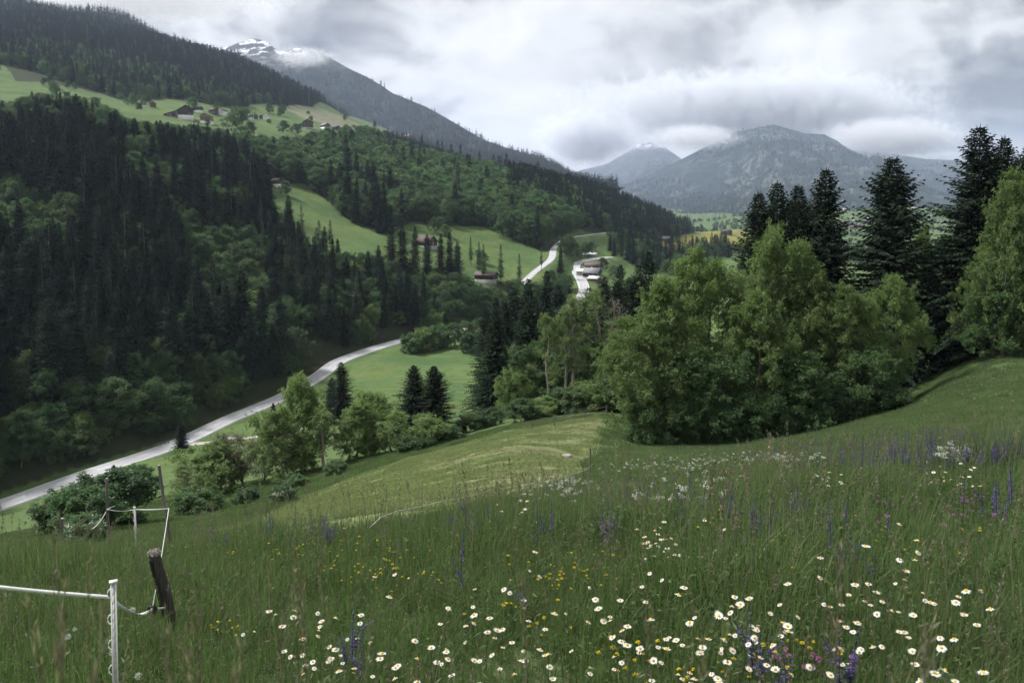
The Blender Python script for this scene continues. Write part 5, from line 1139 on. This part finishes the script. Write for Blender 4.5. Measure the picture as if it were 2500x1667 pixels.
def stalk(Ht, seed, head=.12, hw=.012, lean=.12):
    """thin stem with a seed head"""
    r = np.random.default_rng(seed); la = r.random()*6.28; L_ = np.array([[cos(la)*lean*Ht*s**2, sin(la)*lean*Ht*s**2, Ht*s] for s in np.linspace(0, 1, 7)])
    st = MB(); st.tube(L_, np.linspace(.0016, .0008, 7), 3, False); hd = MB(); n = int(head/.0035)
    s = r.random(n); top = L_[-1]; dr = (L_[-1]-L_[-2])/np.linalg.norm(L_[-1]-L_[-2]); P = top-dr*(s*head)[:, None]+r.normal(size=(n, 3))*hw*.3*np.sin(pi*np.clip(s*.9+.08, 0, 1))[:, None]
    V, F = leaves(P, dr*.9+r.normal(size=(n, 3))*.4, .016*r.uniform(.7, 1.4, n), .005); hd.add(V, F); return st, hd
def stem_curve(Ht, seed, lean=.12):
    r = np.random.default_rng(seed); la = r.random()*6.28; return np.array([[cos(la)*lean*Ht*s**2, sin(la)*lean*Ht*s**2, Ht*s] for s in np.linspace(0, 1, 5)])
def daisy(seed, Ht=.42, R=.026):
    r = np.random.default_rng(seed); L_ = stem_curve(Ht, seed, .10); st = MB(); st.tube(L_, .0016, 4, False)
    P = L_[1:4]+0; V, F = leaves(np.repeat(P, 2, 0), r.normal(size=(6, 3))+np.array([0, 0, .6]), .05, .010); st.add(V, F)
    tl = r.uniform(.0, .35) if seed % 3 else r.uniform(.45, .85); ta = r.random()*6.28; M = np.array(Matrix.Rotation(tl, 3, Vector((cos(ta), sin(ta), 0)))); top = L_[-1]
    pt = MB(); n = int(r.integers(17, 22)); droop = r.uniform(-.35, .55)
    for k in range(n):
        a = k*2*pi/n+r.normal()*.05; ln = R*r.uniform(.88, 1.08); d = np.array([cos(a), sin(a), 0]); s = np.array([-sin(a), cos(a), 0]); w = R*.125
        z1, z2 = .0015+r.normal()*.0008, .001-droop*R*.45+r.normal()*.0012
        V = np.array([d*R*.20-s*w*.5, d*R*.20+s*w*.5, d*ln*.65+s*w+[0, 0, z1], d*ln+s*w*.45+[0, 0, z2], d*ln-s*w*.45+[0, 0, z2], d*ln*.65-s*w+[0, 0, z1]]); pt.add(V@M.T+top, [[0, 1, 2, 5], [5, 2, 3, 4]])
    dc = MB(); rows = []
    for j, (rr, z) in enumerate(((.36, .0), (.34, .0035), (.22, .0065), (.06, .0075))):
        a = np.arange(10)*2*pi/10; rows.append(np.column_stack([np.cos(a)*rr*R, np.sin(a)*rr*R, np.full(10, z+.001)]))
    V = np.concatenate(rows)@M.T+top; dc.add(V, [[j*10+k, j*10+(k+1) % 10, (j+1)*10+(k+1) % 10, (j+1)*10+k] for j in range(3) for k in range(10)]); dc.add(V[30:], [[0, 1, 2, 3, 4, 5, 6, 7, 8, 9]])
    return st.mesh('stem', G1), pt.mesh('petals', F_WHITE), dc.mesh('disc', F_YEL)
def sage(seed, Ht=.52):
    r = np.random.default_rng(seed); st = MB(); fl = MB(); lf = MB(); L_ = stem_curve(Ht, seed, .06); st.tube(L_, .0026, 4, False)
    branches = [(L_, .45)]
    for k in range(int(r.integers(0, 4))):
        q = L_[2]+(L_[3]-L_[2])*r.random(); e = q+np.array([r.normal()*.05, r.normal()*.05, Ht*r.uniform(.22, .36)]); B = np.array([q, (q+e)/2+r.normal(size=3)*.006, e]); st.tube(B, .0018, 3, False); branches.append((B, .75))
    for B, fr in branches:
        tot = np.linspace(1-fr, 1, max(5, int(fr*np.linalg.norm(B[-1]-B[0])/.018)))
        for s in tot:
            i = min(len(B)-2, int(s*(len(B)-1))); f = s*(len(B)-1)-i; q = B[i]*(1-f)+B[i+1]*f; m = 6; a = r.random()*6.28+np.arange(m)*2*pi/m; g_ = (1.25-.8*(s-(1-fr))/fr)
            Dv = np.column_stack([np.cos(a), np.sin(a), .35+r.normal(size=m)*.25]); V, F = leaves(np.tile(q, (m, 1)), Dv, .019*g_*r.uniform(.7, 1.25, m), .011*g_, .15); fl.add(V, F)
    P = np.repeat(L_[:2], 4, 0); V, F = leaves(P, np.column_stack([r.normal(size=(8, 2)), np.full(8, .25)]), .10, .04, .2); lf.add(V, F)
    return st.mesh('stem', G3), fl.mesh('flower_spike', F_VIO), lf.mesh('leaves', G3)
def trefoil(seed, Ht=.30):
    r = np.random.default_rng(seed); st = MB(); fl = MB(); L_ = stem_curve(Ht, seed, .25); st.tube(L_, .0013, 3, False); P = np.repeat(L_[1:5], 3, 0); V, F = leaves(P, r.normal(size=P.shape)+np.array([0, 0, .4]), .018, .010); st.add(V, F)
    m = int(r.integers(5, 10)); a = np.arange(m)*2*pi/m; V, F = leaves(np.tile(L_[-1], (m, 1)), np.column_stack([np.cos(a), np.sin(a), .5+r.normal(size=m)*.2]), .014, .011, .1); fl.add(V, F); V, F = leaves(np.tile(L_[-1]+[0, 0, .003], (m, 1)), np.column_stack([np.cos(a+.4), np.sin(a+.4), 1.1+r.normal(size=m)*.2]), .010, .010, .1); fl.add(V, F)
    return st.mesh('stem', G3), fl.mesh('blossom', F_TREF)
def ball(seed, Ht, R, n, mt, nm, ln, wd):
    r = np.random.default_rng(seed); st = MB(); fl = MB(); L_ = stem_curve(Ht, seed, .12); st.tube(L_, .0018, 4, False)
    D_ = r.normal(size=(n, 3)); D_ /= np.linalg.norm(D_, axis=1, keepdims=True); V, F = leaves(L_[-1]+D_*R*.3, D_, R*ln, R*wd, 0); fl.add(V, F); return st.mesh('stem', G3), fl.mesh(nm, mt)
def umbel(seed, Ht=.8):
    r = np.random.default_rng(seed); st = MB(); fl = MB(); L_ = stem_curve(Ht, seed, .08); st.tube(L_, .003, 4, False)
    for k in range(6):
        a = r.random()*6.28; e = L_[3]+np.array([cos(a)*.12*r.random(), sin(a)*.12*r.random(), Ht*r.uniform(.12, .28)]); st.tube([L_[2]*.4+L_[3]*.6, e], .0015, 3, False); m = 16; aa = r.random(m)*6.28; rr = .055*np.sqrt(r.random(m)); P = e+np.column_stack([np.cos(aa)*rr, np.sin(aa)*rr, r.normal(size=m)*.006]); V, F = leaves(P, np.column_stack([np.cos(aa), np.sin(aa), np.full(m, .1)]), .022, .020); fl.add(V, F)
    P = np.repeat(L_[:3], 4, 0); V, F = leaves(P, np.column_stack([r.normal(size=(12, 2)), np.full(12, .3)]), .12, .05, .2); st.add(V, F)
    return st.mesh('stem', G3), fl.mesh('umbels', F_UMB)
def patchmesh(n, Ht, wid, seed, size=.5, bend=.4):
    r = np.random.default_rng(seed); mb = MB(); P = np.column_stack([r.uniform(-size, size, (n, 2)), np.full(n, -.04)]); h = Ht*r.uniform(.5, 1.1, n)
    D_ = np.column_stack([r.normal(size=(n, 2))*bend, np.ones(n)]); V, F = leaves(P, D_, h, wid*r.uniform(.7, 1.3, n), .12, up=r.normal(size=(n, 3))); mb.add(V, F); return mb
for i in range(4): T.setdefault('tuft', []).append((blades(24, .42, .08, .0062, 200+i).mesh('tuft', G1), None))
for i in range(2): T['tuft'].append((blades(22, .48, .07, .0062, 210+i, .25).mesh('tuft', G6), None))
for i in range(3):
    mb = blades(14, .26, .09, .006, 220+i, .8); r = np.random.default_rng(230+i); P = np.column_stack([r.normal(size=(40, 2))*.07, r.uniform(.02, .24, 40)]); V, F = leaves(P, np.column_stack([r.normal(size=(40, 2)), r.uniform(-.1, .6, 40)]), .035, .014, .2); mb.add(V, F); T.setdefault('herb', []).append((mb.mesh('herb', G3), None))
for i in range(5):
    st, hd = stalk(.62, 240+i, .10+.02*i, .014+.004*(i % 3)); T.setdefault('stalk', []).append((st.mesh('stem', G2), hd.mesh('seed_head', G5)))
for i in range(3): T.setdefault('meadow_patch', []).append((patchmesh(230, .38, .011, 250+i).mesh('patch', (G1, G1, G6)[i]), None))
for i in range(3): T.setdefault('mown_patch', []).append((patchmesh(240, .16, .020, 260+i, .5, .9).mesh('patch', (G4, G4, G6)[i]), None))
DAISY = [daisy(300+i, Ht=.40+.03*(i % 4), R=.0150+.0022*(i % 3)) for i in range(9)]; SAGE = [sage(320+i, .46+.05*(i % 3)) for i in range(6)]; TREF = [trefoil(340+i, .27+.04*(i % 3)) for i in range(5)]
CLOV = [ball(350+i, .36, .013, 60, F_PINK, 'flower_head', .75, .3) for i in range(3)]; PUFF = [ball(360+i, .40, .024, 130, F_PUFF, 'seed_head', .75, .10) for i in range(2)]; KNOB = [ball(365+i, .50, .010, 40, G5, 'seed_head', .8, .35) for i in range(2)]; UMB = [umbel(370+i, .7+.1*i) for i in range(3)]
def join_many(ms):
    j = None
    Vs, Fs, mi, mats, off = [], {}, [], [], 0
    for k, me in enumerate(ms):
        V = np.empty(len(me.vertices)*3, np.float32); me.vertices.foreach_get('co', V); li = np.empty(len(me.loops), np.int32); me.loops.foreach_get('vertex_index', li)
        st = np.empty(len(me.polygons), np.int32); tt = np.empty(len(me.polygons), np.int32); me.polygons.foreach_get('loop_start', st); me.polygons.foreach_get('loop_total', tt)
        for kk in np.unique(tt): Fs.setdefault((k, kk), []).append(li[st[tt == kk][:, None]+np.arange(kk)]+off)
        Vs.append(V.reshape(-1, 3)); off += len(Vs[-1]); mats.append(me.materials[0])
    keys = list(Fs); fl = [np.concatenate(Fs[q]) for q in keys]; mi = np.concatenate([np.full(len(f), q[0]) for q, f in zip(keys, fl)])
    return make_mesh('plant', np.concatenate(Vs), fl, mats, mi)
for nm, src in (('daisy', DAISY), ('sage', SAGE), ('trefoil', TREF), ('clover', CLOV), ('umbel', UMB)): T[nm] = [(join_many(ms), None) for ms in src]

# ------------------------------------------------------------------ meadow plants: places
def slope_turn(X, Y, rz):
    e = .4; gx = (H(X+e, Y)-H(X-e, Y))/(2*e); gy = (H(X, Y+e)-H(X, Y-e))/(2*e)
    out = []
    for a, b, z in zip(gx, gy, rz):
        n = Vector((-a, -b, 1)).normalized(); q = n.to_track_quat('Z', 'Y').to_matrix() @ Matrix.Rotation(z, 3, 'Z'); out.append(tuple(q.to_euler()))
    return out
def ring(D0, D1, dens, seed, umax=.80):
    r = np.random.default_rng(seed); n = int(dens*umax*(D1**2-D0**2)); D = np.sqrt(r.uniform(D0**2, D1**2, n)); u = r.uniform(-umax, umax, n); return u*D, D, r
def blocked(X, Y): return inside(P_MOWN, X, Y)
pts = []
for D0, D1, dens, s0 in ((.75, 2.4, 110, .9), (2.4, 6, 200, 1.0), (6, 11, 120, 1.05), (11, 18, 70, .85)):
    X, Y, r = ring(D0, D1, dens, int(D1*10)); m = ~blocked(X, Y); X, Y = X[m], Y[m]; Z = H(X, Y); cl_n = fbm(X/1.3, Y/1.3, 3, 91); cl_b = fbm(X/3.2, Y/3.2, 3, 97)
    for k in range(len(X)):
        x = r.random(); hol = math.exp(-((X[k]-3.2)/2.6)**2-((Y[k]-8.5)/2.6)**2); kd = 'herb' if x < .22+.25*cl_b[k]+.4*hol else ('stalk' if x > .88 else 'tuft'); v = (int(r.integers(4, 6)) if (kd == 'tuft' and r.random() < .15+1.2*cl_b[k]) else int(r.integers(min(4, len(T[kd]))))) 
        if D1 < 3 and kd == 'stalk': kd, v = 'tuft', 0
        s = s0*(1+.75*cl_n[k])*r.uniform(.75, 1.2)*(.7 if D1 < 3 else 1)*(1-.5*math.exp(-((X[k]+2.2)/1.5)**2-((Y[k]-5.0)/1.6)**2)); pts.append((np.array([X[k], Y[k], Z[k]]), kd, v, s, 1.0 if kd != 'tuft' else 1.15, (float(r.normal()*.10), float(r.normal()*.10), float(r.random()*6.28))))
scatter('meadow_grass', 'tall green meadow grass with herbs and seed stalks in the foreground', 'grass', ['tuft', 'herb', 'stalk'], pts)
pts = []
for D0, D1, dens, s0 in ((15, 34, 4.4, .8), (34, 64, 2.0, 1.2), (64, 96, .9, 1.4)):
    X, Y, r = ring(D0, D1, dens, int(D1*10)+1); m = ~blocked(X, Y); X, Y = X[m], Y[m]; Z = H(X, Y); rz = r.random(len(X))*6.28; tu = slope_turn(X, Y, rz)
    for k in range(len(X)): pts.append((np.array([X[k], Y[k], Z[k]]), 'meadow_patch', int(r.integers(3)), s0*r.uniform(.8, 1.15), 1.1, tu[k]))
scatter('far_meadow_grass', 'tall grass of the meadow slope below the foreground', 'grass', ['meadow_patch'], pts)
pts = []
for D0, D1, dens, s0 in ((18, 40, 4.2, 1.0), (40, 100, 2.0, 1.35)):
    X, Y, r = ring(D0, D1, dens, int(D1*10)+2, .55); m = blocked(X, Y) & (r.random(len(X)) > .75*np.clip(bil(A_soil, X, Y)*1.6, 0, 1)); X, Y = X[m], Y[m]; Z = H(X, Y); rz = r.random(len(X))*6.28; tu = slope_turn(X, Y, rz)
    for k in range(len(X)): pts.append((np.array([X[k], Y[k], Z[k]]), 'mown_patch', int(r.integers(3)) if r.random() < .5 else 0, s0*r.uniform(.8, 1.2), 1.1, tu[k]))
scatter('mown_grass', 'short yellowish stubble of the mown meadow', 'grass', ['mown_patch'], pts)
# flowers: drifts given as picture ellipses, carried to the ground
def drift(cx, cy, rx, ry, n, seed, hgt=.4):
    """places whose flower heads fall inside a picture ellipse"""
    r = np.random.default_rng(seed); out = []
    for _ in range(n):
        a = r.random()*6.28; q = math.sqrt(r.random()); px, py = cx+cos(a)*q*rx, cy+sin(a)*q*ry
        b0, b1 = ray(px, py); Ds = np.exp(np.linspace(math.log(1.6), math.log(110), 420)); dz = b1*Ds-(H(b0*Ds, Ds)+hgt); k = np.where(dz < 0)[0]
        if not len(k): continue
        D = Ds[k[0]]
        if inside(P_MOWN, np.array([b0*D]), np.array([D]))[0]: continue
        out.append(np.array([b0*D, D, float(H(b0*D, D))]))
    return out
def flowers(name, cat, parts_names, protos, drifts, hgt, limit, mass_label, tname, nom=1.0):
    rows = []
    for di, (cx, cy, rx, ry, n, label, group) in enumerate(drifts):
        for P in drift(cx, cy, rx, ry, n, 1000+di*7+int(cx), hgt):
            lb = label
            if n > 8:
                qx, qy = proj(P+np.array([0, 0, hgt])); lb += ', '+('upper', 'middle', 'lower')[int(np.clip((qy-cy+ry)/(2*ry)*3, 0, 2))]+' '+('left', 'centre', 'right')[int(np.clip((qx-cx+rx)/(2*rx)*3, 0, 2))]
            rows.append((P[1], P, lb, group))
    rows.sort(key=lambda q: q[0]); rest = []
    for k, (D, P, label, group) in enumerate(rows):
        v = int(rng.integers(len(protos))); s = float(rng.uniform(.68, 1.15)); rz = float(rng.random()*6.28)
        if k < limit:
            o = empty(name, tuple(P), rz); o.scale = (s, s, s); tag(o, label, cat, group)
            for nm, me in zip(parts_names, protos[v]): mobj(nm, me, o)
        else: rest.append((P, tname, v, s, 1.0, rz))
    if rest: scatter(name+'_drift', mass_label, cat+' drift', [tname], rest)
    print(name, len(rows), len(rest))
B_ = 'white daisies along the bottom of the meadow'
flowers('daisy', 'daisy', ('stem', 'petals', 'disc'), DAISY, [
 (1250,1600,560,70,60,'white daisy in the dense drift at the bottom middle of the meadow',B_),(1800,1590,330,75,60,'white daisy in the dense drift at the bottom right of centre',B_),(1000,1560,300,60,22,'white daisy in the loose drift at the bottom left of centre',B_),(720,1540,150,45,16,'white daisy at the left end of the bottom drift',B_),
 (2220,1480,230,90,46,'white daisy in the loose patch at the lower right','white daisies at the lower right'),(2350,1630,150,40,14,'large white daisy in the bottom right corner','white daisies at the lower right'),(1500,1500,420,60,30,'white daisy scattered above the bottom drift','white daisies above the bottom drift'),(1850,1480,170,30,10,'white daisy above the drift right of centre','white daisies above the bottom drift'),
 (1620,1318,55,26,26,'small white daisy in the tight clump right of centre','white daisies of the tight clump'),(1560,1345,30,6,4,'white daisy in the short row left below the tight clump','white daisies of the tight clump'),(2030,1178,45,16,11,'white daisy in the left of two far clumps at the right','white daisies of the left far clump'),(2330,1165,75,24,20,'white daisy in the right of two far clumps at the right','white daisies of the right far clump'),(1260,1260,60,12,10,'white daisy among the sages left of centre','white daisies among the sages'),(1600,1240,40,8,4,'white daisy far up the slope in the centre','white daisies among the sages'),
 (1200,1430,500,50,14,'single white daisy in the middle of the meadow','single daisies'),(2000,1320,400,60,10,'single white daisy in the right half of the meadow','single daisies')], .42, 300, 'more white daisies strewn through the meadow', 'daisy')
flowers('meadow_sage', 'meadow sage', ('stem', 'flower_spike', 'leaves'), SAGE, [
 (700,1275,150,22,30,'violet sage spike on the crest left of centre','sages on the crest'),(500,1290,90,16,12,'violet sage spike on the crest near the leaning pole','sages on the crest'),(1120,1255,110,18,14,'violet sage spike on the crest in the middle','sages on the crest'),(1320,1255,60,18,6,'violet sage spike right of the middle of the crest','sages on the crest'),(1490,1255,28,32,9,'violet sage in the bushy clump in the centre','sages of the centre'),(1790,1210,45,25,7,'violet sage spike in the clump right of centre','sages of the centre'),(1690,1215,30,30,5,'violet sage spike left of the clump right of centre','sages of the centre'),(1940,1190,40,22,5,'violet sage below the left far daisy clump','sages of the right half'),
 (1850,1250,120,40,10,'violet sage in the herb-rich strip right of centre','sages of the right half'),(2150,1300,200,60,12,'violet sage in the herb-rich strip on the right','sages of the right half'),(2420,1200,70,40,10,'violet sage near the right edge','sages of the right half'),(1860,1540,28,30,4,'violet sage clump among the daisies at the bottom right','sages in the daisies'),(1930,1575,14,14,2,'violet sage right of the sage clump among the daisies','sages in the daisies'),(2065,1575,14,14,2,'violet sage at the bottom right between daisies','sages in the daisies'),(845,1510,14,26,2,'dark violet sage at the lower left of centre','sages at the lower left'),(875,1540,10,20,2,'dark violet sage right of the lower left one','sages at the lower left'),(1290,1400,10,14,1,'single violet sage in the middle of the meadow','single sages'),(1130,1340,10,20,2,'violet sage in the meadow below the crest','single sages'),
 (2050,1075,480,42,620,'violet sage on the far meadow slope','sages on the far slope'),(1500,1170,200,30,40,'violet sage on the far meadow slope','sages on the far slope')], .45, 190, 'violet veil of sage on the upper right of the meadow slope', 'sage')
flowers('trefoil', 'trefoil', ('stem', 'blossom'), TREF, [
 (600,1345,160,22,36,'yellow trefoil on the crest left of centre','trefoils left of centre'),(880,1345,160,45,70,'yellow trefoil in the patch left of the middle','trefoils left of centre'),(950,1400,120,30,30,'yellow trefoil in the lower patch left of the middle','trefoils left of centre'),(1400,1390,140,45,50,'yellow trefoil in the middle of the meadow','trefoils of the middle'),(1120,1300,120,14,20,'yellow trefoil near the crest in the middle','trefoils of the middle'),(120,1335,110,22,14,'yellow buttercup-like trefoil at the far left','trefoils at the left'),(530,1510,50,20,12,'yellow trefoil right of the old post','trefoils at the left'),(1780,1275,50,14,14,'yellow trefoil in the clump right of centre','trefoils of the right'),(2050,1330,380,90,60,'yellow trefoil in the right half of the meadow','trefoils of the right'),(1620,1620,180,40,24,'yellow trefoil among the bottom daisies','trefoils at the bottom'),(1900,1600,140,40,18,'yellow trefoil among the daisies at the bottom right','trefoils at the bottom'),(1300,1490,150,40,14,'yellow trefoil above the bottom daisies','trefoils at the bottom'),
 (1950,1085,380,22,260,'yellow trefoil on the far slope','trefoils on the far slope'),(2300,1075,200,40,160,'yellow trefoil on the far slope','trefoils on the far slope')], .30, 260, 'yellow dots of trefoil on the far part of the meadow', 'trefoil')
flowers('clover', 'clover', ('stem', 'flower_head'), CLOV, [(2280,1240,170,60,46,'pink clover head in the herb-rich strip on the right','clovers on the right'),(1950,1270,120,40,14,'pink clover head right of centre','clovers on the right'),(2000,1600,120,40,10,'pink clover at the bottom right','clovers at the bottom'),(490,1385,60,20,3,'pink clover right of the old post','clovers at the left'),(560,1480,40,20,2,'pink clover below the crest left of centre','clovers at the left')], .36, 120, 'clover', 'clover')
flowers('dandelion_clock', 'dandelion', ('stem', 'seed_head'), PUFF, [(334,1503,2,2,1,'white dandelion clock between the plastic post and the old post',None),(288,1557,2,2,1,'white dandelion clock right of the nearest plastic post',None),(172,1507,2,2,1,'white dandelion clock left of the nearest plastic post, upper one',None),(155,1557,2,2,1,'white dandelion clock left of the nearest plastic post, lower one',None),(350,1617,2,2,1,'white dandelion clock low in the grass near the bottom left',None)], .40, 20, '', 'daisy')
flowers('knobby_seed_head', 'seed head', ('stem', 'seed_head'), KNOB, [(770,1320,120,40,10,'brown knobby seed head on the crest left of centre','knobby seed heads'),(2050,1230,150,30,14,'brown knobby seed head in the right half','knobby seed heads'),(2100,1420,200,30,5,'brown knobby seed head in the lower right','knobby seed heads')], .5, 60, '', 'daisy')
rest = []
for cx, cy, rx, ry, n in ((1850,1118,160,14,150),(1620,1128,140,16,130),(1350,1175,110,14,60),(2350,930,140,45,260),(2230,970,50,30,60),(1520,1050,40,40,36),(2330,1105,50,14,40),(1500,1180,300,45,200),(2480,880,80,25,60)):
    for P in drift(cx, cy, rx, ry, int(n*.6), int(cx+cy), .35): rest.append((P, 'umbel', int(rng.integers(3)), float(rng.uniform(.30, .55)), 1.0, float(rng.random()*6.28)))
scatter('cow_parsley', 'white veil of cow parsley on the meadow below the right-hand trees', 'cow parsley', ['umbel'], rest)
# tall seed stalks close to the viewpoint
for k, (px, top, D, lean) in enumerate(((30,1480,1.5,.2),(60,1520,1.2,.1),(95,1560,1.1,-.1),(165,1290,1.9,.05),(180,1300,2.3,.1),(200,1420,1.6,-.05),(290,1520,1.3,.25),(330,1560,1.2,.15),(430,1400,2.0,.25),(445,1360,2.3,.2),(560,1540,1.4,.2),(590,1550,1.5,.25),(640,1510,1.7,.15),(690,1335,2.6,.3),(735,1490,2.0,.1),(760,1420,2.3,.2),(785,1315,2.6,.1),(815,1340,2.6,-.05),(1300,1430,2.1,.0),(1540,1420,2.2,-.2),(1700,1520,1.6,.1),(1985,1320,2.0,.5),(2060,1440,1.5,-.5),(2080,1470,1.4,-.45),(2330,1400,2.4,.2),(2435,1530,1.3,-.5),(2450,1560,1.2,-.5),(2480,1580,1.2,-.3))):
    g = gpos(px, D, 1650); tz = float(at(px, top, D)[2]); Ht = max(.3, tz-g[2]); v = k % 5; st, hd = T['stalk'][v]; s = Ht/.62
    o = empty('grass_stalk', tuple(g), float(rng.random()*6.28)); o.scale = (1.0, 1.0, s); o.rotation_euler = (0, lean*.5, float(o.rotation_euler[2])); where = 'far left' if px < 250 else 'left' if px < 500 else 'left of centre' if px < 900 else 'centre' if px < 1600 else 'right of centre' if px < 2200 else 'right'
    tag(o, 'tall blurred grass stalk with seed head close to the viewer, %s' % where, 'grass stalk', 'tall seed stalks, '+where); mobj('stem', st, o); mobj('seed_head', hd, o)

# ------------------------------------------------------------------ low cloud clinging to the ridges
def mist(label, px, py, D, rx, ry, rz, dens, seed, thr=.47, sc=2.2):
    c = at(px, py, D); a, b = np.meshgrid(np.linspace(-pi/2, pi/2, 13), np.arange(24)*2*pi/24, indexing='ij')
    V = np.stack([np.cos(a)*np.cos(b), np.cos(a)*np.sin(b), np.sin(a)], -1).reshape(-1, 3); i, j = np.meshgrid(np.arange(12), np.arange(24), indexing='ij'); F = np.stack([i*24+j, i*24+(j+1) % 24, (i+1)*24+(j+1) % 24, (i+1)*24+j], -1).reshape(-1, 4)
    m, t, out = mat('mist'); co = t.new('ShaderNodeTexCoord').outputs['Object']
    r = t.vmath('LENGTH', co); n = t.noise(t.vmath('ADD', t.vmath('MULTIPLY', co, (rx/rz*.95, 1.6, 1.0)), (seed*3.1, seed*1.7, 0)), sc, 7, .60, .8)
    d = t.math('MULTIPLY', t.ramp(t.math('SUBTRACT', n, t.math('MULTIPLY', r, .34)), thr-.30, thr-.06), t.math('SUBTRACT', 1.0, t.ramp(r, .35, 1.0)))
    pv = t.new('ShaderNodeVolumePrincipled', i_Density=t.math('MULTIPLY', d, dens)); pv.inputs['Color'].default_value = (.97, .975, .99, 1); pv.inputs['Anisotropy'].default_value = .1
    t.link(pv.outputs[0], out.inputs['Volume'])
    o = kind(mobj('mist', make_mesh('mist', V, F, [m])), 'stuff', label, 'mist'); o.location = tuple(c); o.scale = (rx, ry, rz); return o
mist('low cloud bank over the mountains on the right', 1850, 262, 8600, 2600, 700, 540, .009, 1, sc=3.2)
mist('low cloud over the far snowy mountain', 1430, 335, 10300, 900, 600, 480, .009, 2, sc=3.0)
mist('cloud wisp on the left shoulder of the hazy mountain', 1690, 335, 6800, 520, 300, 150, .010, 3, sc=3.4)
mist('cloud lying on the top of the left ridge', 330, -15, 2150, 520, 240, 90, .012, 4, sc=3.0)
mist('cloud wisp below the snowy peak', 740, 140, 4150, 220, 150, 70, .009, 5, sc=3.2)
mist('cloud bank behind the right-hand spruces', 2180, 335, 7600, 900, 500, 250, .010, 6, sc=3.4)

# ------------------------------------------------------------------ haze between the viewer and the far slopes
mb = MB(); mb.box((0, 7300, 480), (22000, 15000, 1400))
HZ, t, out = mat('haze'); pv = t.new('ShaderNodeVolumePrincipled'); pv.inputs['Color'].default_value = (.66, .77, 1.0, 1); pv.inputs['Density'].default_value = 6e-5; pv.inputs['Anisotropy'].default_value = .25
t.link(pv.outputs[0], out.inputs['Volume'])
kind(mb.obj('haze', HZ), 'stuff', 'pale blue haze filling the valley air', 'haze')
